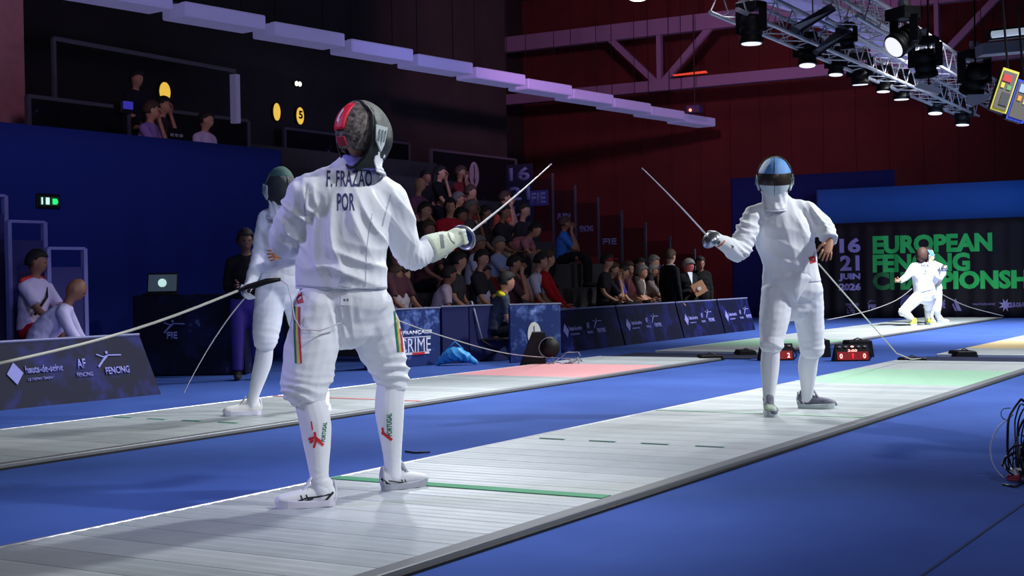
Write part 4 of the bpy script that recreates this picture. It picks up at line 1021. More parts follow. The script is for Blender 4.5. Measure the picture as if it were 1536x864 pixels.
R1 = dict(hem=(.222, .150), hem2=(.222, .150), waist=(.218, .150), chest=(.208, .150), top=(.125, .105), neck=(.072, .072), sh=.086, shm=.080,
          armL=[.092, .092, .082, .070, .055], armR=[.092, .086, .070, .060, .044], hipt=(.205, .135), hip=(.215, .150),
          legL=[.128, .128, .116, .104, .080], legR=[.128, .120, .092, .086, .072], sock=(.066, .070, .062, .043, .042))
f1 = thing('person', base_of(J['anL'], J['anR']), 'large fencer seen from behind in white suit with name lettering, sword arm held out', 'person')
fencer_body(f1, J, fr1, 1.0, .012, None)
foldsJ = [(P(486, 340, 6.5), (.13, .3, .22), RGT * 1 + UPV * .15, .10, .014), (P(560, 345, 6.55), (.10, .3, .16), RGT * .8 + UPV * .5, .085, .016),
          (P(520, 408, 6.5), (.28, .3, .09), UPV * 1 + RGT * .35, .085, .013), (P(440, 330, 6.6), (.10, .2, .14), RGT * .75 + UPV * .65, .07, .014),
          (P(612, 340, 6.85), (.07, .2, .14), RGT * .95 + UPV * .3, .07, .012), (J['elR'], .10, norm(J['wrR'] - J['elR']), .028, .011),
          (P(645, 375, 7.0), .08, norm(J['wrR'] - J['elR']), .024, .009), (P(455, 300, 6.6), .08, RGT, .05, .008)]
foldsB = [(P(452, 590, 6.5), (.13, .2, .09), UPV + RGT * .25, .040, .013), (P(588, 560, 6.85), (.12, .2, .07), UPV + RGT * .3, .045, .014),
          (P(470, 520, 6.6), (.14, .2, .2), RGT * .8 + UPV * .5, .12, .014), (P(565, 500, 6.7), (.14, .2, .16), RGT * .6 - UPV * .7, .10, .013), (P(517, 480, 6.6), .09, RGT + UPV * .2, .05, .012)]
foldsJ = [(a, b, c, d_, e * 2.5) for a, b, c, d_, e in foldsJ]; foldsB = [(a, b, c, d_, e * 2.0) for a, b, c, d_, e in foldsB]
ja, br = suit(f1, J, fr1, .0075, R1, (foldsJ, foldsB))
jb = bvh_of(ja); bb = bvh_of(br)
# collar
bm = BM(); cfr = J['neck'] + UPV * .005
loft(bm, [J['neck'] - UPV * .045, J['neck'] - UPV * .01, J['neck'] + UPV * .03], [(.090, .086), (.078, .076), (.070, .070)], fr1, 20, 4, (False, False))
co_ = skinify('collar', bm, .006, mat('collar_violet', (140, 136, 214), .8), f1, 2); folds(co_, [(J['neck'], .1, (0, 0, 1), .03, .004)], .0006, 2)
M_navy = mat('jersey_navy_print', (52, 54, 108), .7)
def jtext(s, px, py, w, h, rot=0.0, bold=.03, d=6.52, target=None, m=None, par=None, nm='lettering', U=None):
    bm = fit_bm(text_bm(s, 1.0, bold, 1.0, 1.05), w, h)
    U = U or RGT; U2 = (U * math.cos(rot) + UPV * math.sin(rot)); V2 = (UPV * math.cos(rot) - U * math.sin(rot))
    N_ = ray(px, py).normalized(); O_ = P(px, py, d)
    return conform(nm, bm, O_ - N_ * .5, U2, V2, N_, target or jb, m or M_navy, par or ja, .002, .014)
jtext('F. FRAZÃO', 524, 265, .210, .094, -.02, .016); jtext('POR', 519, 303, .080, .082, -.01, .02)
# seams, hem band, tabs
def strip_on(pts_px, w, d, target, m, par, nm, cell=.014):
    d = d + .42; c0 = P(pts_px[0][0], pts_px[0][1], d); N_ = ray(*pts_px[0]).normalized(); q = []
    for x, y in pts_px:
        v = P(x, y, d) - c0; q.append((v.dot(RGT), v.dot(UPV)))
    return conform(nm, poly_bm(*stroke_poly(q, w)), c0 - N_ * .5, RGT, UPV, N_, target, m, par, .0022, cell)
M_seam = mat('seam_grey', (186, 190, 208), .8)
strip_on([(586, 292), (578, 320), (573, 340)], .006, 6.1, jb, M_seam, ja, 'seam'); strip_on([(462, 275), (457, 310), (459, 335)], .006, 6.1, jb, M_seam, ja, 'seam')
strip_on([(558, 320), (550, 370), (548, 430)], .004, 6.1, jb, M_seam, ja, 'seam')
strip_on([(441, 428), (480, 431), (520, 434), (560, 433), (582, 431)], .007, 6.1, jb, M_seam, ja, 'hem_seam')
strip_on([(510, 421), (528, 425)], .045, 6.1, jb, mat('tab_pale', (206, 212, 226), .7), ja, 'waist_tab')
strip_on([(519, 442), (519, 458)], .05, 6.1, bb, mat('tab_white', (240, 240, 246), .7), br, 'belt_tab'); strip_on([(515, 450), (523, 450)], .012, 6.02, bb, mat('tab_mark', (110, 122, 128)), br, 'belt_mark')
strip_on([(445, 448), (454, 446)], .05, 6.1, bb, M_red, br, 'red_tag'); strip_on([(447, 450), (453, 445)], .008, 6.02, bb, mat('mark_white', (235, 235, 240)), br, 'tag_mark')
M_pg = mat('stripe_green', (30, 120, 90), .7); M_py = mat('stripe_yellow', (226, 196, 90), .7); M_pr = mat('stripe_red', (196, 40, 84), .7)
for k, m in enumerate((M_pg, M_py, M_pr)):
    strip_on([(442 + 3.6 * k, 460), (442 + 3.6 * k, 500), (444 + 4 * k, 545)], .0085, 6.05, bb, m, br, 'trouser_stripe')
for k, m in enumerate((M_pr, M_py, M_pg)):
    strip_on([(597 - 3.5 * k, 452 - k), (600 - 3.5 * k, 490), (604 - 3.5 * k, 530)], .0085, 6.2, bb, m, br, 'trouser_stripe')
# sock prints
sL, sR = J['_sockL'], J['_sockR']; bL, bR = bvh_of(sL), bvh_of(sR)
M_sg = mat('sock_green', (20, 120, 84), .7); M_srd = mat('sock_red', (214, 34, 48), .7)
bm = fit_bm(text_bm('PORTUGAL', 1, .03), .11, .026); conform('lettering', bm, P(584, 637, 6.4), UPV, -RGT, ray(584, 637), bR, M_sg, sR, .0015, .01)
bm = fit_bm(text_bm('PORTUGAL', 1, .03), .09, .018); conform('lettering', bm, P(486, 648, 6.0), UPV + RGT * .12, -RGT + UPV * .12, ray(486, 648), bL, M_sg, sL, .0015, .01)
strip_on([(573, 648), (578, 652), (588, 660)], .014, 6.4, bR, M_srd, sR, 'sock_mark', .01); strip_on([(574, 641), (575, 652)], .010, 6.4, bR, M_srd, sR, 'sock_mark', .01)
for q, wd in (([(467, 632), (469, 645)], .006), ([(463, 659), (473, 656), (481, 662)], .012), ([(472, 648), (474, 660), (471, 672)], .011), ([(474, 658), (485, 668)], .012), ([(465, 664), (470, 660)], .012)):
    strip_on(q, wd, 6.0, bL, M_srd, sL, 'sock_mark', .01)
M_shoew = mat('shoe_white', (235, 236, 242), .55); M_shoeg = mat('shoe_grey_white', (205, 206, 214), .55)
hL = shoe(J, 'L', f1, M_shoew, mat('sole_white', (212, 210, 226), .6), PH, .98); hR = shoe(J, 'R', f1, M_shoeg, mat('sole_grey', (160, 162, 176), .6), PH, .98)
vL, vR = bvh_of(hL), bvh_of(hR); M_sb = mat('shoe_black', (18, 18, 34), .5)
for pts, wd in (([(447, 752), (460, 747), (478, 745), (496, 741)], .007), ([(447, 757), (458, 751), (470, 748)], .006), ([(451, 743), (457, 758)], .006), ([(459, 742), (466, 756)], .006), ([(478, 757), (489, 750), (500, 738)], .010)):
    strip_on(pts, wd, 6.0, vL, M_sb, hL, 'shoe_stripe', .008)
for pts, wd in (([(572, 718), (582, 726), (597, 731)], .011), ([(583, 721), (597, 723), (604, 724)], .005), ([(602, 719), (608, 731)], .005), ([(607, 719), (612, 729)], .0045), ([(601, 728), (611, 723)], .0045)):
    strip_on(pts, wd, 6.4, vR, M_sb, hR, 'shoe_stripe', .008)
hc = hair_cap(f1, J, 1.0, mat('camo_cap', (30, 24, 30), .7, rgb2=(128, 116, 112), vscale=42, bump=.5, bscale=90), 'head_cover', low=-.85, fcut=.2, puff=.97)
build_mask(f1, J, 1.0, [M_mesh], 'back')
M_glv = mat('glove_cream', (214, 222, 200), .7, vary=.12, vscale=22, bump=.2, bscale=120)
gR = glove(f1, J, 'R', M_glv, .074, length=.11, vox=.0055)
gb = bvh_of(gR); strip_on([(662, 352), (664, 372)], .018, 6.5, gb, mat('glove_print', (120, 128, 132), .7), gR, 'glove_mark', .01); strip_on([(672, 349), (676, 360), (682, 366)], .006, 6.5, gb, MATS['glove_print'], gR, 'glove_mark', .01)
gc = P(697, 355, 7.17); tip = P(827, 246, 7.90)
epee(gc + norm(tip - gc) * .03, tip, None, 'sword in the gloved hand of the large fencer, blade rising to the right', base_of(J['haR']), bend=-.01, handle_dir=J['wrR'] - gc)
bm = BM(); tube(bm, [P(660, 379, 7.0), P(668, 387, 7.02), P(674, 378, 7.05)], .003, 6); obj('cuff_wire', bm, mat('wire_pale', (210, 200, 205), .5), f1)
# body cord and reel cable on the back of fencer 1
t = thing('body_cord', P(420, 420, 6.3), 'reel cable with black plug from the left edge to the large fencer', 'cable')
bm = BM(); a = P(-10, 547, 5.2); b = P(357, 436, 6.55); n = 10
tube(bm, [a.lerp(b, k / n) - UPV * .03 * math.sin(PI * k / n) for k in range(n + 1)], .0062, 6); obj('cable', bm, mat('cable_pale', (190, 188, 176), .5), t, True)
bm = BM(); tube(bm, [P(355, 437, 6.55), P(372, 430, 6.55), P(382, 428, 6.55), P(400, 422, 6.55), P(421, 419, 6.55)], [.007, .012, .015, .014, .008], 8); obj('plug', bm, M_black, t, True)
bm = BM(); tube(bm, [P(420, 419, 6.55), P(432, 428, 6.5), P(437, 450, 6.48), P(442, 478, 6.5), P(452, 494, 6.45), P(480, 496, 6.45), P(512, 484, 6.5)], .003, 6); obj('thin_wire', bm, MATS['wire_pale'], t, True)

# ---------------------------------------------------------------- fencer 2 (faces the camera)
J = {}
J['head'] = P(1162, 266, 10.45); J['hf'] = norm(-FWD * .95 - RGT * .18 - UPV * .14); J['hu'] = UPV + RGT * .03; J['rimm'] = M_black; J['rimr'] = .012
J['neck'] = P(1166, 296, 10.5); J['top'] = P(1172, 312, 10.5); J['chest'] = P(1175, 345, 10.48); J['waist'] = P(1184, 388, 10.45); J['hem'] = P(1187, 426, 10.45); J['pel'] = P(1188, 438, 10.46)
J['shR'] = P(1131, 322, 10.45); J['shL'] = P(1211, 316, 10.5)
J['elR'] = P(1108, 376, 10.32); J['wrR'] = P(1080, 362, 10.14); J['haR'] = P(1066, 353, 10.06)
J['elL'] = P(1237, 344, 10.42); J['wrL'] = P(1245, 361, 10.3); J['haL'] = P(1242, 372, 10.27)
J['hipR'] = P(1167, 438, 10.44); J['hipL'] = P(1210, 438, 10.48)
J['knR'] = P(1157, 517, 10.32); J['knL'] = P(1218, 522, 10.55)
aR = P(1153, 604, 10.35); aL = P(1210, 596, 10.78)
J['anR'] = V3(aR.x, aR.y, PH + .085); J['anL'] = V3(aL.x, aL.y, PH + .085)
J['toeR'] = norm(-FWD + RGT * .0); J['toeL'] = norm(RGT * .93 - FWD * .35)
J['ffR'] = norm(-FWD); J['ffL'] = norm(RGT * .8 - FWD * .5)
J['thR'] = UPV; J['pnR'] = -FWD; J['curlR'] = 1.1; J['thL'] = -RGT; J['pnL'] = FWD; J['curlL'] = .35; J['cuff'] = .12
fr2 = norm(-FWD * .97 - RGT * .15)
R2 = dict(hem=(.220, .135), hem2=(.205, .14), waist=(.198, .14), chest=(.222, .15), top=(.12, .10), neck=(.075, .075), sh=.072, shm=.075,
          armR=[.078, .084, .082, .066, .046], armL=[.078, .082, .078, .070, .064], hipt=(.20, .135), hip=(.226, .145), leg=[.122, .112, .090, .092, .072], legL=[.122, .110, .096, .096, .078], sock=(.062, .070, .064, .046, .043))
f2 = thing('person', base_of(J['anL'], J['anR']), 'fencer facing the camera in white suit and blue, black and white mask', 'person')
fencer_body(f2, J, fr2, 1.0, .012, None)
foldsJ = [(P(1150, 370, 10.3), (.2, .3, .3), RGT * .5 + UPV * .85, .10, .010), (P(1200, 370, 10.3), (.2, .3, .25), RGT * .85 + UPV * .4, .12, .009), (J['elR'], .13, norm(J['elR'] - J['shR']), .05, .013),
          (P(1112, 340, 10.4), .12, RGT * .3 + UPV, .055, .013), (P(1225, 325, 10.4), .13, RGT + UPV * .4, .06, .012), (P(1240, 350, 10.35), .10, UPV + RGT * .2, .045, .012), (P(1215, 335, 10.4), .09, RGT + UPV * .5, .05, .012)]
foldsB = [(P(1157, 525, 10.25), (.13, .2, .07), UPV + RGT * .2, .045, .013), (P(1219, 525, 10.45), (.13, .2, .08), UPV - RGT * .2, .045, .013), (P(1190, 450, 10.35), (.12, .2, .1), UPV * .7 + RGT * .5, .07, .010), (P(1180, 480, 10.3), (.3, .3, .2), RGT, .1, .006)]
foldsJ = [(a, b, c, d_, e * 2.2) for a, b, c, d_, e in foldsJ]
ja, br = suit(f2, J, fr2, .010, R2, (foldsJ, foldsB))
# lower jacket flap (plastron point)
bm = BM()
loft(bm, [P(1188, 424, 10.41), P(1190, 436, 10.40), P(1192, 447, 10.41)], [(.17, .125), (.10, .115), (.03, .10)], fr2, 16, 4)
skinify('jacket_flap', bm, .009, M_white, f2, 3)
jb = bvh_of(ja)
strip_on([(1214, 391), (1223, 388)], .05, 9.9, jb, mat('tab_pinkred', (200, 40, 50), .7), ja, 'red_tag'); strip_on([(1216, 391), (1221, 388)], .010, 9.85, jb, MATS['mark_white'], ja, 'tag_mark')
bm = BM()
loft(bm, [J['neck'] - UPV * .05, J['neck'], J['neck'] + UPV * .03], [(.095, .09), (.082, .08), (.075, .075)], fr2, 18, 4, (False, False)); skinify('collar', bm, .008, M_white2, f2, 2)
M_shg = mat('shoe_slate', (96, 94, 112), .6, rgb2=(120, 120, 138), vscale=30); M_shs = mat('sole_pale', (196, 206, 208), .5)
hR = shoe(J, 'R', f2, M_shg, M_shs, PH, 1.05, .009); hL = shoe(J, 'L', f2, M_shg, M_shs, PH, 1.05, .009)
vL = bvh_of(hL); vR = bvh_of(hR)
strip_on([(1196, 600), (1201, 607), (1207, 607), (1203, 599)], .010, 10.2, vL, MATS['mark_white'], hL, 'shoe_swoop', .01); strip_on([(1196, 604), (1199, 609), (1202, 612)], .022, 10.2, vL, M_sb, hL, 'heel_patch', .01)
strip_on([(1146, 612), (1164, 612)], .045, 9.8, vR, mat('toe_pale_green', (170, 190, 170), .6), hR, 'toe_cap', .01)
for sd in 'RL':
    bm = BM(); an = J['an' + sd]; loft(bm, [an + UPV * .018, an + UPV * .04], [.043, .043], FWD, 14, 3, (False, False)); obj('ankle_band', bm, M_blackc, f2, True)
hair_cap(f2, J, 1.0, mat('hood_olive', (84, 82, 66), .8), 'head_cover', low=-.6, fcut=.3)
M_mb = mat('mask_blue', (92, 150, 215), .5, bump=.3, bscale=700); M_mw = mat('mask_white', (206, 222, 226), .5, bump=.3, bscale=700); M_mk = mat('mask_dark_visor', (58, 50, 46), .3, .1)
J['strapm'] = M_black
build_mask(f2, J, 1.0, [M_mk, M_mb, M_mw, M_black], 'tricolour')
M_glw = mat('glove_white', (228, 230, 232), .7, bump=.2, bscale=120)
gR = glove(f2, J, 'R', M_glw, .062, vox=.007, length=.12); gb = bvh_of(gR)
strip_on([(1073, 372), (1083, 366), (1087, 361)], .010, 9.7, gb, mat('glove_orange', (200, 84, 50), .7), gR, 'glove_mark', .01); strip_on([(1076, 366), (1079, 361)], .02, 9.7, gb, mat('glove_grey', (70, 84, 80), .7), gR, 'glove_mark', .01)
strip_on([(1092, 367), (1100, 371)], .018, 9.7, jb, mat('sleeve_mark', (90, 92, 96), .7), ja, 'sleeve_tab', .01)
gc = P(1062, 355, 10.0); tip = P(963, 252, 9.50)
epee(gc, tip, None, 'sword of the fencer facing the camera, blade rising to the left', base_of(J['haR']), bend=.01, handle_dir=J['wrR'] - gc, bowl_r=.068)
t = thing('body_cord', P(1300, 540, 11.8), 'thin cable slanting from the hip of the facing fencer to the floor reel', 'cable')
bm = BM(); a = P(1228, 396, 10.55); b = P(1345, 530, 15.5); c_ = G(1388, 541); c_.z = .03
tube(bm, [a.lerp(b, k / 8) for k in range(9)] + [b.lerp(c_, .5) - UPV * .04, c_], .006, 6); obj('cable', bm, MATS['cable_pale'], t, True)

# ---------------------------------------------------------------- fencer 3 (left, half hidden)
J = {}
J['head'] = P(420, 282, 11.0); J['hf'] = norm(-FWD * .80 + RGT * .50 - UPV * .22); J['hu'] = UPV + RGT * .05; J['rimm'] = mat('rim_green', (60, 96, 84), .5)
J['neck'] = P(424, 311, 11.05); J['top'] = P(429, 324, 11.05); J['chest'] = P(430, 350, 11.05); J['waist'] = P(428, 385, 11.05); J['hem'] = P(424, 414, 11.05); J['pel'] = P(423, 426, 11.05)
J['shR'] = P(402, 328, 11.05); J['shL'] = P(457, 326, 11.1)
J['elR'] = P(390, 382, 11.0); J['wrR'] = P(377, 420, 10.85); J['haR'] = P(369, 436, 10.8)
J['elL'] = P(462, 375, 10.98); J['wrL'] = P(432, 380, 10.80); J['haL'] = P(416, 382, 10.78)
J['hipR'] = P(407, 428, 11.05); J['hipL'] = P(440, 428, 11.1)
J['knR'] = P(398, 510, 10.95); J['knL'] = P(462, 512, 11.2)
aR = P(378, 606, 11.05); aL = P(487, 600, 11.5)
J['anR'] = V3(aR.x, aR.y, PH + .085); J['anL'] = V3(aL.x, aL.y, PH + .085)
J['toeR'] = norm(-RGT * .93 - FWD * .25); J['toeL'] = norm(-FWD * .8 + RGT * .1); J['ffR'] = norm(-FWD * .4 - RGT * .8); J['ffL'] = -FWD
J['thR'] = norm(-FWD); J['pnR'] = -FWD; J['curlR'] = 1.0; J['thL'] = UPV; J['pnL'] = FWD; J['curlL'] = .5; J['cuff'] = .12
fr3 = norm(-FWD * .9 + RGT * .3)
R3_ = dict(hem=(.19, .13), waist=(.175, .13), chest=(.20, .145), top=(.11, .10), neck=(.07, .07), sh=.082, shm=.08, arm=[.085, .078, .066, .056, .046], hipt=(.17, .125), hip=(.195, .14), leg=[.12, .118, .104, .096, .076], sock=(.058, .066, .06, .042, .040))
f3 = thing('person', base_of(J['anL'], J['anR']), 'fencer on the left piste half hidden behind the large fencer, dark mask, sword pointing down', 'person')
fencer_body(f3, J, fr3, 1.0, .012, None, m_skin=mat('skin_warm', (214, 140, 96), .5))
foldsJ = [(P(410, 360, 10.9), (.2, .3, .3), RGT * .6 + UPV * .8, .09, .011), (J['elR'], .13, norm(J['wrR'] - J['shR']), .06, .012)]
foldsB = [(P(398, 508, 10.8), (.15, .2, .09), UPV + RGT * .2, .045, .014), (P(405, 460, 10.9), (.2, .3, .2), RGT * .8 - UPV * .5, .1, .012)]
ja, br = suit(f3, J, fr3, .011, R3_, (foldsJ, foldsB))
M_g3 = mat('shoe_cream', (232, 230, 226), .6)
shoe(J, 'R', f3, M_g3, MATS['sole_white'], PH, 1.05, .010); shoe(J, 'L', f3, M_g3, MATS['sole_white'], PH, 1.05, .010)
hair_cap(f3, J, 1.0, mat('hood_green', (54, 88, 78), .8), 'head_cover', low=-.6, fcut=.3, puff=1.08)
build_mask(f3, J, .98, [mat('mask_mesh_dark', (44, 46, 50), .5, .1, bump=.5, bscale=700)], 'plain')
gl3 = glove(f3, J, 'R', M_glw, .055, vox=.008, length=.08); gb = bvh_of(gl3)
strip_on([(366, 433), (378, 428)], .03, 10.4, gb, mat('glove_red', (226, 72, 60), .7), gl3, 'glove_mark', .01)
gc = P(368, 446, 10.76); tip = P(276, 589, 10.7)
ep = epee(gc, tip, None, 'sword of the left fencer hanging down with the tip near the floor', base_of(gc), bend=.05, handle_dir=J['wrR'] - gc)
t = thing('body_cord', G(830, 543), 'cable of the left fencer sagging past the navy panels to the floor device', 'cable')
bm = BM(); a = P(590, 478, 12.4); b = P(663, 504, 13.4); c_ = P(760, 530, 14.9); e_ = G(845, 541); e_.z = .03; f_ = G(905, 541); f_.z = .03
tube(bm, [Vector(q) for q in cat_rom([tuple(a), tuple(b), tuple(c_), tuple(e_), tuple(f_)], 6)], .005, 6); obj('cable', bm, mat('cable_midgrey', (130, 128, 132), .6), t, True)

# ---------------------------------------------------------------- far pair
def far_fencer(J, fr, R, label, mats, style, capm, vox=.016, shoem=None):
    f = thing('person', base_of(J['anL'], J['anR']), label, 'person')
    fencer_body(f, J, fr, 1.0, .018, None)
    ja, br = suit(f, J, fr, vox, R, ([(J['chest'], .3, RGT + UPV, .14, .010)], [(J['knL'], .15, UPV, .07, .012), (J['knR'], .15, UPV, .07, .012)]))
    for sd in 'LR': shoe(J, sd, f, shoem or M_shoeg, M_shs, PH, 1.05, .014)
    hair_cap(f, J, 1.05, capm, 'head_cover', low=-.7, fcut=.2, puff=1.05, sub=3)
    build_mask(f, J, 1.0, mats, style)
    glove(f, J, 'R', M_glw, .055, vox=.010, length=.10)
    return f, ja
RF = dict(hem=(.20, .14), waist=(.18, .14), chest=(.20, .15), top=(.12, .10), neck=(.07, .07), sh=.088, shm=.08, arm=[.09, .08, .07, .06, .048], hipt=(.18, .13), hip=(.20, .15), leg=[.12, .11, .092, .086, .07], sock=(.06, .068, .06, .045, .042))
D1 = 26.6
J = dict(head=P(1384, 384, D1), hf=norm(FWD * .75 + RGT * .6), hu=UPV, neck=P(1383, 393, D1), top=P(1384, 398, D1), chest=P(1384, 410, D1), waist=P(1384, 425, D1), hem=P(1387, 437, D1), pel=P(1388, 441, D1 + .02),
         shL=P(1371, 401, D1), shR=P(1397, 402, D1), elL=P(1360, 415, D1 - .05), wrL=P(1350, 422, D1 - .1), haL=P(1345, 421, D1 - .12), elR=P(1404, 416, D1 + .1), wrR=P(1402, 424, D1 + .3), haR=P(1402, 420, D1 + .4),
         hipL=P(1380, 443, D1), hipR=P(1396, 443, D1 + .05), knL=P(1354, 468, D1 - .1), knR=P(1392, 462, D1 + .25), thL=UPV, thR=UPV, curlL=.9, curlR=1., toeL=norm(-RGT * .5 - FWD * .8), toeR=norm(RGT * .1 - FWD * .7), tongue=-.01)
a = P(1372, 486, D1 - .1); J['anL'] = V3(a.x, a.y, PH + .085); a = P(1391, 484, D1 + .35); J['anR'] = V3(a.x, a.y, PH + .085); J['ffL'] = -RGT; J['ffR'] = FWD
f4, ja4 = far_fencer(J, norm(FWD + RGT * .2), RF, 'distant fencer seen from behind with orange head strap, crouching before the black curtain', [M_mesh], 'back', mat('cap_brown', (70, 44, 36), .7), shoem=mat('shoe_neon', (212, 226, 60), .6))
jb = bvh_of(ja4)
for s_, px, py, w_, h_ in (('FRA', 1388, 399, .15, .05), ('7', 1388, 409, .05, .09)):
    conform('lettering', fit_bm(text_bm(s_, 1, .03), w_, h_), P(px, py, 26.0), RGT, UPV, ray(px, py), jb, M_navy, ja4, .004, .03)
D2 = 27.6
J = dict(head=P(1391, 383, D2), hf=norm(-FWD * .8 - RGT * .45 - UPV * .1), hu=UPV, neck=P(1397, 393, D2), top=P(1399, 398, D2), chest=P(1399, 410, D2), waist=P(1398, 425, D2), hem=P(1398, 436, D2), pel=P(1398, 440, D2),
         shR=P(1388, 402, D2), shL=P(1409, 401, D2), elL=P(1414, 409, D2 - .1), wrL=P(1409, 420, D2 - .2), haL=P(1405, 424, D2 - .2), elR=P(1404, 413, D2 - .2), wrR=P(1409, 405, D2 - .35), haR=P(1414, 402, D2 - .45),
         hipR=P(1392, 442, D2), hipL=P(1404, 442, D2), knR=P(1395, 463, D2 - .1), knL=P(1405, 465, D2), thL=UPV, thR=UPV, curlL=.5, curlR=1., toeL=norm(RGT * .6 - FWD * .6), toeR=norm(-FWD), ffL=-FWD, ffR=-FWD, rimm=mat('rim_yellow', (220, 205, 140), .6))
a = P(1397, 482, D2 - .1); J['anR'] = V3(a.x, a.y, PH + .085); a = P(1408, 480, D2 + .15); J['anL'] = V3(a.x, a.y, PH + .085)
f5, _ = far_fencer(J, norm(-FWD), RF, 'distant fencer in blue and yellow mask facing the camera behind the crouching one', [M_mk, mat('mask_sky', (92, 150, 200), .5), mat('mask_yellow', (214, 196, 130), .5)], 'bicolour', M_hair)
epee(P(1415, 402, D2 - .5), P(1394, 388, D2 - 1.2), None, 'tiny sword of the distant fencer in blue and yellow mask', base_of(J['haR']), bend=.0)
t = thing('body_cord', G(1300, 490), 'thin cable sagging from the distant crouching fencer towards the left', 'cable')
q = [tuple(P(x, y, d)) for x, y, d in ((1368, 433, 26.5), (1345, 450, 26.4), (1310, 464, 26.2), (1275, 473, 26.0), (1240, 480, 25.8))]
bm = BM(); tube(bm, [Vector(v) for v in cat_rom(q, 4)], .009, 5); obj('cable', bm, mat('cable_grey', (120, 118, 124), .6), t, True)
t = thing('body_cord', G(1460, 480), 'thin cable sagging from the distant pair to the right past the curtain', 'cable')
q = [tuple(P(x, y, d)) for x, y, d in ((1404, 436, 27.5), (1425, 448, 27.7), (1455, 461, 28), (1505, 474, 28.4))]
bm = BM(); tube(bm, [Vector(v) for v in cat_rom(q, 4)], .009, 5); obj('cable', bm, MATS['cable_grey'], t, True)
